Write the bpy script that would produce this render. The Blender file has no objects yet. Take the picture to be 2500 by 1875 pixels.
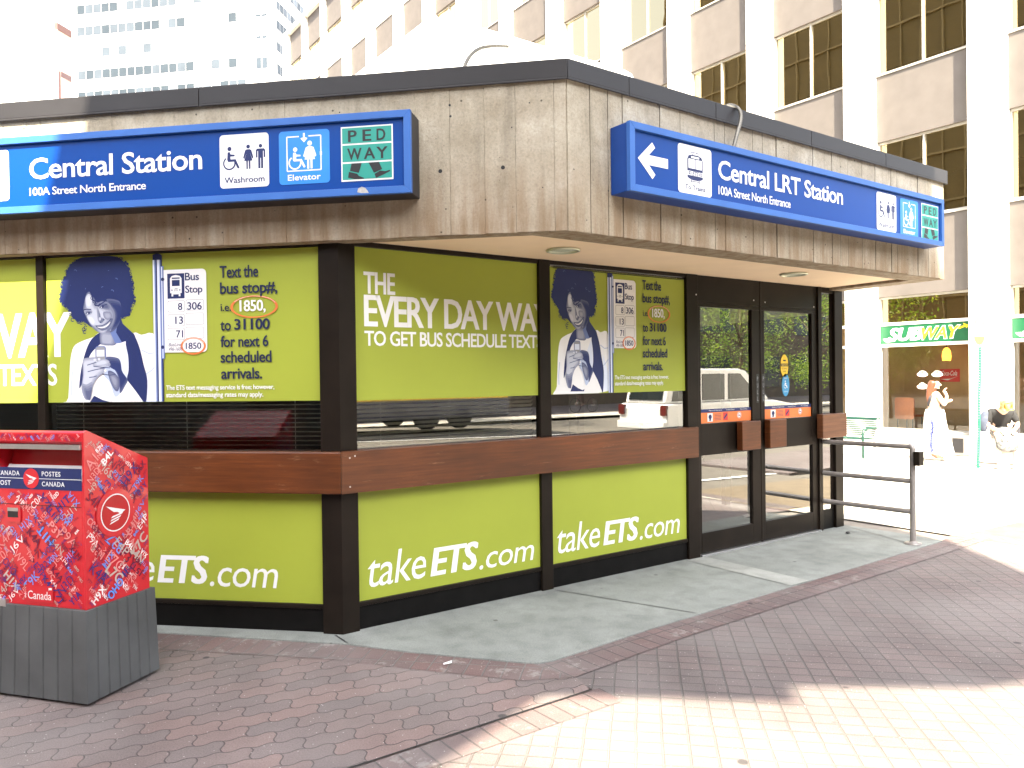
import bpy, bmesh, math, random
from mathutils import Vector, Matrix
R = math.radians
rnd = random.Random(7)
scene = bpy.context.scene
COL = scene.collection
# ------------------------------------------------------------------ camera
F_PX, YAW, PITCH, ROLL = 1893.57, 54.382, -0.5112, -0.7148
CAM = Vector((-1.9601, -4.5976, 1.6))
_y, _a, _r = R(YAW), R(PITCH), R(ROLL)
FWD = Vector((math.cos(_y)*math.cos(_a), math.sin(_y)*math.cos(_a), math.sin(_a)))
_ri = Vector((math.sin(_y), -math.cos(_y), 0)); _up = _ri.cross(FWD)
RIGHT = _ri*math.cos(_r) + _up*math.sin(_r); UP = -_ri*math.sin(_r) + _up*math.cos(_r)
cd = bpy.data.cameras.new("camera"); cam = bpy.data.objects.new("camera", cd); COL.objects.link(cam)
cd.sensor_width = 36; cd.lens = 36*F_PX/2500; cd.clip_start = .05; cd.clip_end = 3000
cam.matrix_world = Matrix(((RIGHT.x, UP.x, -FWD.x, CAM.x), (RIGHT.y, UP.y, -FWD.y, CAM.y), (RIGHT.z, UP.z, -FWD.z, CAM.z), (0, 0, 0, 1)))
scene.camera = cam
def ray(x, y): return RIGHT*((x-1250)/F_PX) - UP*((y-937.5)/F_PX) + FWD

# ------------------------------------------------------------------ light
SUN_AZ, SUN_EL = 60.0, 52.0          # the sun's light travels towards SUN_AZ (from +X, counterclockwise)
TRV = Vector((math.cos(R(SUN_AZ))*math.cos(R(SUN_EL)), math.sin(R(SUN_AZ))*math.cos(R(SUN_EL)), -math.sin(R(SUN_EL))))
w = bpy.data.worlds.new("World"); scene.world = w; w.use_nodes = True
nt = w.node_tree; sky = nt.nodes.new('ShaderNodeTexSky'); sky.sky_type = 'NISHITA'; sky.sun_disc = False
sky.sun_elevation = R(SUN_EL); sky.sun_rotation = math.atan2(-TRV.x, -TRV.y); sky.dust_density = 4; sky.air_density = 1.0
hs = nt.nodes.new('ShaderNodeHueSaturation'); hs.inputs['Saturation'].default_value = .35
nt.links.new(sky.outputs[0], hs.inputs['Color']); nt.links.new(hs.outputs[0], nt.nodes['Background'].inputs[0])
nt.nodes['Background'].inputs[1].default_value = .15
sd = bpy.data.lights.new("sun", 'SUN'); sun = bpy.data.objects.new("sun", sd); COL.objects.link(sun)
sd.energy = 5.0; sd.angle = R(.5); sd.color = (1, .885, .68)
sun.rotation_euler = TRV.to_track_quat('-Z', 'Y').to_euler(); sun.location = (-20, -30, 40)
vs = scene.view_settings; vs.view_transform = 'Standard'; vs.look = 'None'; vs.exposure = 2.8; vs.gamma = 1
scene.render.resolution_x, scene.render.resolution_y = 1024, 768
scene.cycles.max_bounces = 10; scene.cycles.transparent_max_bounces = 12

# ------------------------------------------------------------------ helpers
class Fr:
    """a flat working plane: u to the right seen from outside, v up, w outwards"""
    def __init__(s, o, ux, n, uz=(0, 0, 1)):
        s.o, s.u, s.n, s.z = Vector(o), Vector(ux).normalized(), Vector(n).normalized(), Vector(uz).normalized()
    def __call__(s, u, v, w=0): return s.o + s.u*u + s.z*v + s.n*w
    def at(s, x, y, w=0):
        r = ray(x, y); t = (w - (CAM-s.o).dot(s.n))/r.dot(s.n); q = CAM + r*t - s.o
        return q.dot(s.u), q.dot(s.z)
    def sub(s, u, v, w=0): return Fr(s(u, v, w), s.u, s.n, s.z)
S2 = math.sqrt(.5)
RW = Fr((0, 0, 0), (1, 0, 0), (0, -1, 0))          # glazed front with the doors
LW = Fr((0, 0, 0), (S2, -S2, 0), (-S2, -S2, 0))    # glazed front on the left
GR = Fr((0, 0, 0), (1, 0, 0), (0, 0, 1), (0, 1, 0))
def ground(x, y, z=0): u, v = GR.at(x, y, z); return Vector((u, v, z))

_tc = {}
def text_geo(s, bold=0., shear=0., spacing=1.0):
    k = (s, bold, shear, spacing)
    if k not in _tc:
        c = bpy.data.curves.new('t', 'FONT'); c.body = s; c.offset = bold; c.shear = shear; c.resolution_u = 3; c.fill_mode = 'FRONT'; c.space_character = spacing
        o = bpy.data.objects.new('t', c); COL.objects.link(o)
        dg = bpy.context.evaluated_depsgraph_get(); me = o.evaluated_get(dg).to_mesh()
        vs_ = [(v.co.x, v.co.y) for v in me.vertices]; fs = [tuple(p.vertices) for p in me.polygons]
        # faces must look along +z
        nz = sum(p.normal.z*p.area for p in me.polygons)
        if nz < 0: fs = [f[::-1] for f in fs]
        o.evaluated_get(dg).to_mesh_clear(); bpy.data.objects.remove(o); bpy.data.curves.remove(c)
        x0 = min(v[0] for v in vs_); x1 = max(v[0] for v in vs_); y0 = min(v[1] for v in vs_); y1 = max(v[1] for v in vs_)
        _tc[k] = ([((a-x0)/(x1-x0), (b-y0)/(y1-y0)) for a, b in vs_], fs, (x1-x0)/(y1-y0))
    return _tc[k]

class MB:
    def __init__(s): s.v, s.f, s.m, s.sm = [], [], [], []
    def add(s, pts, faces, m=0, smooth=False):
        b = len(s.v); s.v += [Vector(p) for p in pts]
        for f in faces: s.f.append(tuple(b+i for i in f)); s.m.append(m); s.sm.append(smooth)
    def flat(s, fr, pts, w=0, m=0): s.add([fr(u, v, w) for u, v in pts], [tuple(range(len(pts)))], m)
    def rect(s, fr, u0, u1, v0, v1, w=0, m=0): s.flat(fr, [(u0, v0), (u1, v0), (u1, v1), (u0, v1)], w, m)
    def rrect(s, fr, u0, u1, v0, v1, r, w=0, m=0):
        p = []
        for cx, cy, a0 in ((u1-r, v1-r, 0), (u0+r, v1-r, 90), (u0+r, v0+r, 180), (u1-r, v0+r, 270)):
            for k in range(6): a = R(a0+k*18); p.append((cx+r*math.cos(a), cy+r*math.sin(a)))
        s.flat(fr, p, w, m)
    def prism(s, fr, pts, w0, w1, m=0):
        n = len(pts); P = [fr(u, v, w0) for u, v in pts] + [fr(u, v, w1) for u, v in pts]
        F = [tuple(range(n))[::-1], tuple(range(n, 2*n))] + [(i, (i+1) % n, n+(i+1) % n, n+i) for i in range(n)]
        s.add(P, F, m)
    def box(s, fr, u0, u1, v0, v1, w0, w1, m=0): s.prism(fr, [(u0, v0), (u1, v0), (u1, v1), (u0, v1)], w0, w1, m)
    def wbox(s, x0, x1, y0, y1, z0, z1, m=0): s.box(GR, x0, x1, y0, y1, z0, z1, m)
    def disc(s, fr, cu, cv, r, w=0, m=0, seg=24, rv=None):
        rv = rv or r; s.flat(fr, [(cu+r*math.cos(2*math.pi*k/seg), cv+rv*math.sin(2*math.pi*k/seg)) for k in range(seg)], w, m)
    def ring(s, fr, cu, cv, r0, r1, w=0, m=0, seg=28, a0=0, a1=360, q=1.0):
        P, F = [], []
        for k in range(seg+1):
            a = R(a0+(a1-a0)*k/seg)
            P += [fr(cu+r0*math.cos(a), cv+r0*q*math.sin(a), w), fr(cu+r1*math.cos(a), cv+r1*q*math.sin(a), w)]
        for k in range(seg): F.append((2*k, 2*k+1, 2*k+3, 2*k+2))
        s.add(P, F, m)
    def stroke(s, fr, pts, wd, w=0, m=0):
        for (a, b), (c, d) in zip(pts, pts[1:]):
            L = math.hypot(c-a, d-b) or 1; nx, ny = -(d-b)/L*wd/2, (c-a)/L*wd/2
            s.flat(fr, [(a-nx, b-ny), (c-nx, d-ny), (c+nx, d+ny), (a+nx, b+ny)], w, m)
    def text(s, fr, t, rect, w=0, m=0, bold=0., shear=0., rot=0., spacing=1.0):
        if bold > .016:                      # heavy weights: the same glyphs laid side by side
            d = (bold-.012)*1.7*(rect[3]-rect[1])
            for k, q in enumerate((-1, 0, 1)): s.text(fr, t, (rect[0]+d*(1+q)*.5, rect[1], rect[2]-d*(1-q)*.5 if rect[2] is not None else None, rect[3]), w+k*.00002, m, .012, shear, rot, spacing)
            return
        vs_, fs, asp = text_geo(t, bold, shear, spacing); u0, v0, u1, v1 = rect
        if u1 is None: u1 = u0+asp*(v1-v0)
        cu, cv = (u0+u1)/2, (v0+v1)/2; ca, sa = math.cos(R(rot)), math.sin(R(rot)); P = []
        for a, b in vs_:
            x, y = u0+a*(u1-u0)-cu, v0+b*(v1-v0)-cv; P.append(fr(cu+x*ca-y*sa, cv+x*sa+y*ca, w))
        s.add(P, fs, m)
    def tube(s, pts, r, seg=12, m=0, caps=True, closed=False):
        pts = [Vector(p) for p in pts]; n = len(pts); P, F = [], []; prev = None
        for i, p in enumerate(pts):
            a = pts[i-1] if (i > 0 or closed) else p; b = pts[(i+1) % n] if (i < n-1 or closed) else p
            t = (b-a).normalized()
            if prev is None:
                prev = t.orthogonal().normalized()
            prev = (prev - t*prev.dot(t)).normalized(); q = t.cross(prev)
            rr = r[i] if isinstance(r, (list, tuple)) else r
            for k in range(seg):
                an = 2*math.pi*k/seg; P.append(p + prev*math.cos(an)*rr + q*math.sin(an)*rr)
        for i in range(n if closed else n-1):
            j = (i+1) % n
            for k in range(seg): F.append((i*seg+k, i*seg+(k+1) % seg, j*seg+(k+1) % seg, j*seg+k))
        s.add(P, F, m, True)
        if caps and not closed: s.add(P[:seg], [tuple(range(seg))[::-1]], m); s.add(P[-seg:], [tuple(range(seg))], m)
    def lathe(s, c, prof, seg=24, m=0, sx=1, sy=1, smooth=True, ax=None, rot=0.):
        P, F = [], []; n = len(prof)
        for r, z in prof:
            for k in range(seg):
                a = 2*math.pi*k/seg+rot; p = (r*math.cos(a)*sx, r*math.sin(a)*sy, z)
                P.append((ax @ Vector(p) if ax else Vector(p)) + Vector(c))
        for i in range(n-1):
            for k in range(seg): F.append((i*seg+k, i*seg+(k+1) % seg, (i+1)*seg+(k+1) % seg, (i+1)*seg+k))
        s.add(P, F, m, smooth); s.add(P[:seg], [tuple(range(seg))[::-1]], m); s.add(P[-seg:], [tuple(range(seg))], m)
    def ball(s, c, rx, ry, rz, seg=16, rings=9, m=0, ax=None):
        s.lathe(c, [(math.sin(math.pi*i/rings)*1.0 + 1e-4, -math.cos(math.pi*i/rings)) for i in range(rings+1)], seg, m, ax=(ax or Matrix.Identity(3)) @ Matrix.Diagonal((rx, ry, rz)))
    def build(s, name, mats, parent=None, bevel=0, **props):
        if not isinstance(mats, (list, tuple)): mats = [mats]
        if parent is None:
            xs = [p.x for p in s.v]; ys = [p.y for p in s.v]; zs = [p.z for p in s.v]
            org = Vector(((min(xs)+max(xs))/2, (min(ys)+max(ys))/2, min(zs)))
        else: org = worg[parent.name]
        me = bpy.data.meshes.new(name); me.from_pydata([p-org for p in s.v], [], s.f)
        for mt in mats: me.materials.append(mt)
        for p, mi, sm in zip(me.polygons, s.m, s.sm): p.material_index = mi; p.use_smooth = sm
        me.update(); me.validate()
        o = bpy.data.objects.new(name, me); COL.objects.link(o)
        if parent is None: o.location = org
        else: o.parent = parent
        worg[o.name] = org
        if bevel:
            b = o.modifiers.new('bevel', 'BEVEL'); b.width = bevel; b.segments = 2; b.limit_method = 'ANGLE'; b.angle_limit = R(50)
        for k, v in props.items(): o[k] = v
        return o
worg = {}
def thing(name, loc, label, category, group=None):
    o = bpy.data.objects.new(name, None); COL.objects.link(o); o.location = loc; o.empty_display_size = .2
    worg[o.name] = Vector(loc); o['label'] = label; o['category'] = category
    if group: o['group'] = group
    return o
def structure(o): o['kind'] = 'structure'; return o

# ------------------------------------------------------------------ materials
def _new(name):
    m = bpy.data.materials.new(name); m.use_nodes = True; t = m.node_tree
    return m, t, t.nodes['Principled BSDF'], t.links.new
def N(t, kind, **kw):
    n = t.nodes.new(kind)
    for k, v in kw.items():
        if k in n.inputs: n.inputs[k].default_value = v
        else: setattr(n, k, v)
    return n
def coords(t, scale=(1, 1, 1), rotz=0.):
    tc = N(t, 'ShaderNodeTexCoord'); mp = N(t, 'ShaderNodeMapping'); mp.inputs['Scale'].default_value = scale; mp.inputs['Rotation'].default_value = (0, 0, rotz)
    t.links.new(tc.outputs['Object'], mp.inputs[0]); return mp.outputs[0]
def ramp(t, src, stops):
    r = N(t, 'ShaderNodeValToRGB'); e = r.color_ramp.elements
    while len(e) < len(stops): e.new(.5)
    for k, (p, c) in zip(e, stops): k.position = p; k.color = (c, c, c, 1) if isinstance(c, (int, float)) else (*c, 1)
    t.links.new(src, r.inputs[0]); return r.outputs[0]
def mul(t, a, b, fac=1.0):
    m = N(t, 'ShaderNodeMixRGB', blend_type='MULTIPLY'); m.inputs[0].default_value = fac
    t.links.new(a, m.inputs[1]); t.links.new(b, m.inputs[2]); return m.outputs[0]
def mixc(t, f, a, b):
    m = N(t, 'ShaderNodeMixRGB')
    if isinstance(f, float): m.inputs[0].default_value = f
    else: t.links.new(f, m.inputs[0])
    for i, c in ((1, a), (2, b)):
        if isinstance(c, tuple): m.inputs[i].default_value = (*c, 1)
        else: t.links.new(c, m.inputs[i])
    return m.outputs[0]
def bump(t, b, h, strength=.3, dist=.01):
    n = N(t, 'ShaderNodeBump'); n.inputs['Strength'].default_value = strength; n.inputs['Distance'].default_value = dist
    t.links.new(h, n.inputs['Height']); t.links.new(n.outputs[0], b.inputs['Normal'])
def mat(name, col, rough=.5, metal=0., var=.12, scale=6., bmp=0., bscale=60., spec=.5, sc=(1, 1, 1), coat=0.):
    m, t, b, L = _new(name)
    b.inputs['Roughness'].default_value = rough; b.inputs['Metallic'].default_value = metal; b.inputs['Specular IOR Level'].default_value = spec
    b.inputs['Coat Weight'].default_value = coat
    n = N(t, 'ShaderNodeTexNoise', Scale=scale, Detail=6.); L(coords(t, sc), n.inputs['Vector'])
    L(ramp(t, n.outputs['Fac'], [(.25, tuple(c*(1-var) for c in col)), (.75, tuple(min(1, c*(1+var)) for c in col))]), b.inputs['Base Color'])
    if bmp:
        k = N(t, 'ShaderNodeTexNoise', Scale=bscale, Detail=4.); L(coords(t, sc), k.inputs['Vector']); bump(t, b, k.outputs['Fac'], bmp, .004)
    return m
def emis(name, col, st):
    m, t, b, L = _new(name); b.inputs['Base Color'].default_value = (*col, 1); b.inputs['Emission Color'].default_value = (*col, 1); b.inputs['Emission Strength'].default_value = st; return m
def glass_mat(name, boost=1.8, tint=(.8, .85, .82), rough=0.0, wav=0., gcol=(.97, .97, .95)):
    m = bpy.data.materials.new(name); m.use_nodes = True; t = m.node_tree; t.nodes.remove(t.nodes['Principled BSDF']); L = t.links.new
    out = t.nodes['Material Output']; fr = N(t, 'ShaderNodeFresnel', IOR=1.5); mm = N(t, 'ShaderNodeMath', operation='MULTIPLY', use_clamp=True); mm.inputs[1].default_value = boost
    L(fr.outputs[0], mm.inputs[0]); tr = N(t, 'ShaderNodeBsdfTransparent', Color=(*tint, 1)); gl = N(t, 'ShaderNodeBsdfGlossy', Roughness=rough, Color=(*gcol, 1))
    if wav:
        n = N(t, 'ShaderNodeTexNoise', Scale=1.3, Detail=1.); L(coords(t), n.inputs['Vector']); bp = N(t, 'ShaderNodeBump', Strength=wav, Distance=.02); L(n.outputs['Fac'], bp.inputs['Height']); L(bp.outputs[0], gl.inputs['Normal'])
    mx = N(t, 'ShaderNodeMixShader'); L(mm.outputs[0], mx.inputs[0]); L(tr.outputs[0], mx.inputs[1]); L(gl.outputs[0], mx.inputs[2]); L(mx.outputs[0], out.inputs[0])
    return m
def concrete_board():
    m, t, b, L = _new('board_formed_concrete'); b.inputs['Roughness'].default_value = .85; b.inputs['Specular IOR Level'].default_value = .25
    n1 = N(t, 'ShaderNodeTexNoise', Scale=1., Detail=8., Roughness=.65); L(coords(t, (11, 11, 1.1)), n1.inputs['Vector'])
    n2 = N(t, 'ShaderNodeTexNoise', Scale=3.2, Detail=9., Roughness=.7); L(coords(t), n2.inputs['Vector'])
    n3 = N(t, 'ShaderNodeTexNoise', Scale=70., Detail=6., Roughness=.7); L(coords(t), n3.inputs['Vector'])
    c = ramp(t, n2.outputs['Fac'], [(.30, (.255, .222, .165)), (.47, (.325, .290, .225)), (.60, (.375, .340, .272)), (.74, (.47, .440, .375))])
    c = mul(t, c, ramp(t, n1.outputs['Fac'], [(.26, .74), (.46, .97), (.62, 1.03), (.80, 1.22)]))
    c = mul(t, c, ramp(t, n3.outputs['Fac'], [(.3, .78), (.5, 1.), (.7, 1.12)]))
    # brown run-off stains and warm ground bounce light painted into the lowest 40 cm
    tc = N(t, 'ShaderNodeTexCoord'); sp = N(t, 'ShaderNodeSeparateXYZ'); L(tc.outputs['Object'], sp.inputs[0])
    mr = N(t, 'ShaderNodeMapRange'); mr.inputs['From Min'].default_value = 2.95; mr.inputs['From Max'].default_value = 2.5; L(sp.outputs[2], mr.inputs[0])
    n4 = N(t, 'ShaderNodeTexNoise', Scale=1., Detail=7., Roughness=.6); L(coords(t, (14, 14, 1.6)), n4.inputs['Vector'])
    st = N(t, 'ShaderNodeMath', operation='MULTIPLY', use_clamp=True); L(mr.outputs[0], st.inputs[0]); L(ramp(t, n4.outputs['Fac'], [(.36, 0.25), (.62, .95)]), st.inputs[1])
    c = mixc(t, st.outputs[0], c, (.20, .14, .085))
    # pin holes
    v = N(t, 'ShaderNodeTexVoronoi', Scale=9.); L(coords(t), v.inputs['Vector'])
    c = mul(t, c, ramp(t, v.outputs['Distance'], [(.045, .25), (.07, 1.)]))
    L(c, b.inputs['Base Color'])
    a = N(t, 'ShaderNodeMath', operation='ADD'); L(n1.outputs['Fac'], a.inputs[0]); L(n3.outputs['Fac'], a.inputs[1]); bump(t, b, a.outputs[0], .5, .006)
    return m
def paver(name, ang, bw, bh, mort, c1, c2, cm, off=0., wave=0., wl=.112, dusty=0.):
    m, t, b, L = _new(name); b.inputs['Roughness'].default_value = .8; b.inputs['Specular IOR Level'].default_value = .3
    v = coords(t, rotz=ang); sp = N(t, 'ShaderNodeSeparateXYZ'); L(v, sp.inputs[0])
    def M(op, a, bb, cc=None):
        n = N(t, 'ShaderNodeMath', operation=op)
        for i, q in enumerate((a, bb, cc)):
            if q is None: continue
            if isinstance(q, (int, float)): n.inputs[i].default_value = q
            else: L(q, n.inputs[i])
        return n.outputs[0]
    X, Y = sp.outputs[0], sp.outputs[1]
    nz = N(t, 'ShaderNodeTexNoise', Scale=5., Detail=3.); L(v, nz.inputs['Vector']); jit = M('MULTIPLY', M('SUBTRACT', nz.outputs['Fac'], .5), .012)
    if wave:
        Y2 = M('ADD', Y, M('MULTIPLY', M('SINE', M('MULTIPLY', X, 2*math.pi/wl), None), wave)); X2 = M('ADD', X, M('MULTIPLY', M('SINE', M('MULTIPLY', Y, 2*math.pi/bh), None), wave*1.2))
    else: X2, Y2 = X, Y
    X2, Y2 = M('ADD', X2, jit), M('ADD', Y2, jit)
    cb = N(t, 'ShaderNodeCombineXYZ'); L(X2, cb.inputs[0]); L(Y2, cb.inputs[1])
    br = N(t, 'ShaderNodeTexBrick', offset=off, squash=1.); br.inputs['Scale'].default_value = 1; br.inputs['Brick Width'].default_value = bw; br.inputs['Row Height'].default_value = bh
    br.inputs['Mortar Size'].default_value = mort; br.inputs['Mortar Smooth'].default_value = .4; br.inputs['Bias'].default_value = 0
    br.inputs['Color1'].default_value = (*c1, 1); br.inputs['Color2'].default_value = (*c2, 1); br.inputs['Mortar'].default_value = (*cm, 1); L(cb.outputs[0], br.inputs['Vector'])
    n1 = N(t, 'ShaderNodeTexNoise', Scale=1.4, Detail=7., Roughness=.6); L(v, n1.inputs['Vector']); n2 = N(t, 'ShaderNodeTexNoise', Scale=130., Detail=4., Roughness=.8); L(v, n2.inputs['Vector'])
    c = mul(t, br.outputs['Color'], ramp(t, n1.outputs['Fac'], [(.3, .78), (.5, 1.), (.72, 1.25)])); c = mul(t, c, ramp(t, n2.outputs['Fac'], [(.3, .68), (.5, 1.), (.7, 1.3)]))
    # grey dust worn over parts of it
    n3 = N(t, 'ShaderNodeTexNoise', Scale=.9, Detail=4.); L(v, n3.inputs['Vector']); c = mixc(t, ramp(t, n3.outputs['Fac'], [(.42, 0.), (.68, .6)]), c, (.165, .15, .148))
    # pale grit and gum spots
    vo = N(t, 'ShaderNodeTexVoronoi', Scale=26.); L(v, vo.inputs['Vector']); c = mixc(t, ramp(t, vo.outputs['Distance'], [(.06, 1.), (.09, 0.)]), c, (.36, .34, .33))
    vo2 = N(t, 'ShaderNodeTexVoronoi', Scale=2.3); L(v, vo2.inputs['Vector']); c = mixc(t, ramp(t, vo2.outputs['Distance'], [(.045, .85), (.06, 0.)]), c, (.035, .033, .035))
    if dusty:
        n5 = N(t, 'ShaderNodeTexNoise', Scale=7., Detail=8., Roughness=.75); L(v, n5.inputs['Vector']); c = mixc(t, ramp(t, n5.outputs['Fac'], [(.56, 0.), (.63, dusty)]), c, (.30, .30, .285))
    L(c, b.inputs['Base Color'])
    h = M('ADD', M('MULTIPLY', br.outputs['Fac'], -1.), M('MULTIPLY', n2.outputs['Fac'], .35)); bump(t, b, h, .9, .007)
    return m
def concrete_slab(name, c, rough=.9):
    m, t, b, L = _new(name); b.inputs['Roughness'].default_value = rough; b.inputs['Specular IOR Level'].default_value = .2
    n1 = N(t, 'ShaderNodeTexNoise', Scale=1.3, Detail=8., Roughness=.65); n2 = N(t, 'ShaderNodeTexNoise', Scale=140., Detail=4.); n3 = N(t, 'ShaderNodeTexNoise', Scale=7., Detail=5.)
    for n in (n1, n2, n3): L(coords(t), n.inputs['Vector'])
    k = ramp(t, n1.outputs['Fac'], [(.3, tuple(x*.8 for x in c)), (.7, tuple(x*1.18 for x in c))])
    k = mul(t, k, ramp(t, n2.outputs['Fac'], [(.3, .8), (.7, 1.15)])); k = mul(t, k, ramp(t, n3.outputs['Fac'], [(.32, .85), (.55, 1.03)]))
    vo = N(t, 'ShaderNodeTexVoronoi', Scale=3.1); L(coords(t), vo.inputs['Vector']); k = mixc(t, ramp(t, vo.outputs['Distance'], [(.04, .8), (.058, 0.)]), k, (.07, .068, .065))
    L(k, b.inputs['Base Color']); bump(t, b, n2.outputs['Fac'], .25, .003); return m
def wood_mat(name, c, wear=.5):
    m, t, b, L = _new(name); b.inputs['Roughness'].default_value = .38
    n1 = N(t, 'ShaderNodeTexNoise', Scale=1., Detail=8., Roughness=.65); L(coords(t, (3, 3, 55)), n1.inputs['Vector'])
    n2 = N(t, 'ShaderNodeTexNoise', Scale=1., Detail=9., Roughness=.72); L(coords(t, (5, 5, 26)), n2.inputs['Vector'])
    n3 = N(t, 'ShaderNodeTexNoise', Scale=1.6, Detail=3.); L(coords(t), n3.inputs['Vector'])
    k = ramp(t, n1.outputs['Fac'], [(.3, tuple(x*.62 for x in c)), (.55, c), (.75, tuple(x*1.4 for x in c))])
    k = mul(t, k, ramp(t, n3.outputs['Fac'], [(.3, .75), (.7, 1.25)]))
    k = mixc(t, ramp(t, n2.outputs['Fac'], [(.60, 0.), (.73, wear)]), k, (.26, .14, .075)); L(k, b.inputs['Base Color']); bump(t, b, n1.outputs['Fac'], .15, .002)
    return m
M = dict(
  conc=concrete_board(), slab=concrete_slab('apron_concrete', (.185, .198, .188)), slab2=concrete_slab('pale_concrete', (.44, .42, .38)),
  road=concrete_slab('worn_asphalt', (.13, .12, .105)), base=concrete_slab('earth_base', (.2, .18, .16)),
  wavy=paver('interlocking_paver', R(12.7), .224, .114, .0035, (.160, .116, .110), (.122, .103, .102), (.072, .062, .061), .5, .008),
  grid=paver('square_brick', R(-45),   .098, .115, .0062, (.128, .101, .100), (.108, .092, .092), (.088, .080, .078)),
  head=paver('header_brick', R(-1), .105, 5.0, .005, (.122, .083, .082), (.104, .08, .081), (.06, .054, .053), dusty=.35),
  headl=paver('header_brick_left', R(45), .105, 5.0, .005, (.128, .082, .079), (.108, .08, .079), (.13, .12, .118), dusty=.45),
  cap=mat('dark_metal_flashing', (.022, .021, .023), .45, 0, .12, 3, spec=.3), bronze=mat('dark_bronze_aluminium', (.011, .008, .006), .36, 0, .25, 5, spec=.16),
  kick=mat('black_kick_plate', (.004, .0037, .0037), .45, 0, .4, 9, .2, spec=.15), soff=mat('cream_stucco_soffit', (.80, .63, .45), .9, 0, .05, 3, .25, 90),
  beam=wood_mat('stained_wood', (.098, .0275, .0065), .6), lime=mat('lime_vinyl', (.268, .315, .040), .38, 0, .08, 1.1, spec=.3), white=mat('white_vinyl', (.66, .67, .68), .4, 0, .03),
  navy=mat('navy_print', (.014, .024, .10), .4, 0, .06, spec=.3), navyt=mat('navy_lettering', (.014, .02, .055), .4, 0, .05, spec=.3), mid=mat('mid_blue_print', (.10, .15, .34), .4, 0, .1), pale=mat('pale_blue_print', (.36, .43, .58), .4, 0, .1), pale2=mat('light_blue_print', (.56, .62, .74), .4, 0, .06),
  orange=mat('orange_print', (.62, .16, .04), .4), grey=mat('grey_print', (.22, .23, .26), .4),
  glass=glass_mat('window_glass', 1.4), wglass=glass_mat('bright_window_glass', 6.0), dglass=glass_mat('door_glass', 5.5), sglass=glass_mat('shop_glass', 1.6, (.85, .85, .8)), fglass=glass_mat('office_glass', 6.0, (.30, .24, .13), wav=.05, gcol=(1, .86, .55)),
  blue=mat('blue_sign_face', (.002, .044, .235), .35, 0, .06, 2, spec=.2), bframe=mat('blue_sign_frame', (.034, .115, .37), .4, 0, .1, 4, spec=.3), bdark=mat('sign_box_side', (.014, .014, .018), .5, 0, .1),
  bside=mat('blue_sign_side', (.008, .05, .24), .4, 0, .1, spec=.3), sky=mat('sky_blue_print', (.012, .19, .62), .4), teal=mat('teal_print', (.012, .25, .205), .4, 0, .05), black=mat('black_print', (.008, .009, .011), .4), bare=mat('bare_chipped_metal', (.38, .37, .36), .6, .3, .3, 40),
  red=mat('red_mailbox_paint', (.50, .008, .018), .3, 0, .05, 2, coat=.4), redd=mat('dark_red_paint', (.36, .006, .01), .35), ped=mat('grey_moulded_pedestal', (.066, .069, .072), .6, 0, .28, 4, .15, 80), steel=mat('brushed_steel', (.5, .5, .5), .35, .9, .1, 20),
  pw=mat('code_white', (.75, .68, .68), .4), pp=mat('code_pink', (.62, .20, .20), .4), pb=mat('code_blue', (.09, .24, .66), .4), pd=mat('code_dark', (.13, .004, .035), .4), pn=mat('code_navy', (.035, .018, .15), .4), pg=mat('code_grey', (.42, .33, .30), .4),
  rail=mat('grey_painted_steel', (.20, .185, .175), .4, .2, .12, 8), stone=mat('white_precast', (.72, .70, .66), .85, 0, .04, 2, .2, 40), span=mat('grey_spandrel', (.098, .085, .077), .7, 0, .10, 3), winf=mat('pale_window_frame', (.42, .40, .37), .45, .3),
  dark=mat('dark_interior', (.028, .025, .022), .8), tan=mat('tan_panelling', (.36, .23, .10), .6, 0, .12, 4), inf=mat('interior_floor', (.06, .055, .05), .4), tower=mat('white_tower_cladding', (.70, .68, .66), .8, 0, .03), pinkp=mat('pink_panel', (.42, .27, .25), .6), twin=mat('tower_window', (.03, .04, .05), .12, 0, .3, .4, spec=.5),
  lens=mat('light_lens', (.62, .66, .55), .25, 0, .1, 50), ringm=mat('light_ring', (.55, .58, .45), .3, .5), blind=mat('pale_blind_slat', (.42, .39, .33), .5, 0, .05), blindd=mat('dark_blind_slat', (.60, .60, .56), .35, 0, .05), skyl=mat('white_skylight_plastic', (.80, .80, .78), .5, 0, .03),
)

# ================================================================== GROUND
def gz(x): return -.024*max(0., min(x, 17)-6.)
def sheet(name, pts, z, m, sub=1):
    b = MB(); b.flat(GR, pts, z); return structure(b.build(name, m))
b = MB()                                                        # one big ground sheet, falling gently beyond the doors
xs = [-900, -60, -20, 0, 6, 8, 10, 12, 14, 17, 60, 900]; ys = [-900, -60, -21, 60, 900]
P_ = [(x, y, gz(x)-.03) for y in ys for x in xs]; n = len(xs)
b.add(P_, [(j*n+i, j*n+i+1, (j+1)*n+i+1, (j+1)*n+i) for j in range(len(ys)-1) for i in range(n-1)]); structure(b.build('ground', M['base']))
AP = [(-3.6, 3.36), (-.90, .71), (-.058, -.202), (.176, -.551), (.60, -1.09), (.67, -1.155), (.76, -1.172), (.95, -1.16), (1.633, -1.116), (3.23, -1.069), (5.606, -.999), (5.66, -.5), (5.60, .35), (.2, .35), (-3.3, 3.7)]
b = MB(); b.prism(GR, AP, -.02, .0); structure(b.build('concrete_apron', M['slab'], bevel=.004))
b = MB(); b.rect(GR, 3.13, 3.36, -1.07, -.05, .004); b.add([], []); structure(b.build('apron_patch', concrete_slab('patch_concrete', (.255, .265, .25))))
b = MB()
for p in ([(1.66, -.06), (2.05, -1.09)], [(5.58, -.02), (5.2, -.98)], [(-.06, -.02), (-.058, -.2)]): b.stroke(GR, p, .008, .003)
structure(b.build('apron_joint', M['bdark']))
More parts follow.
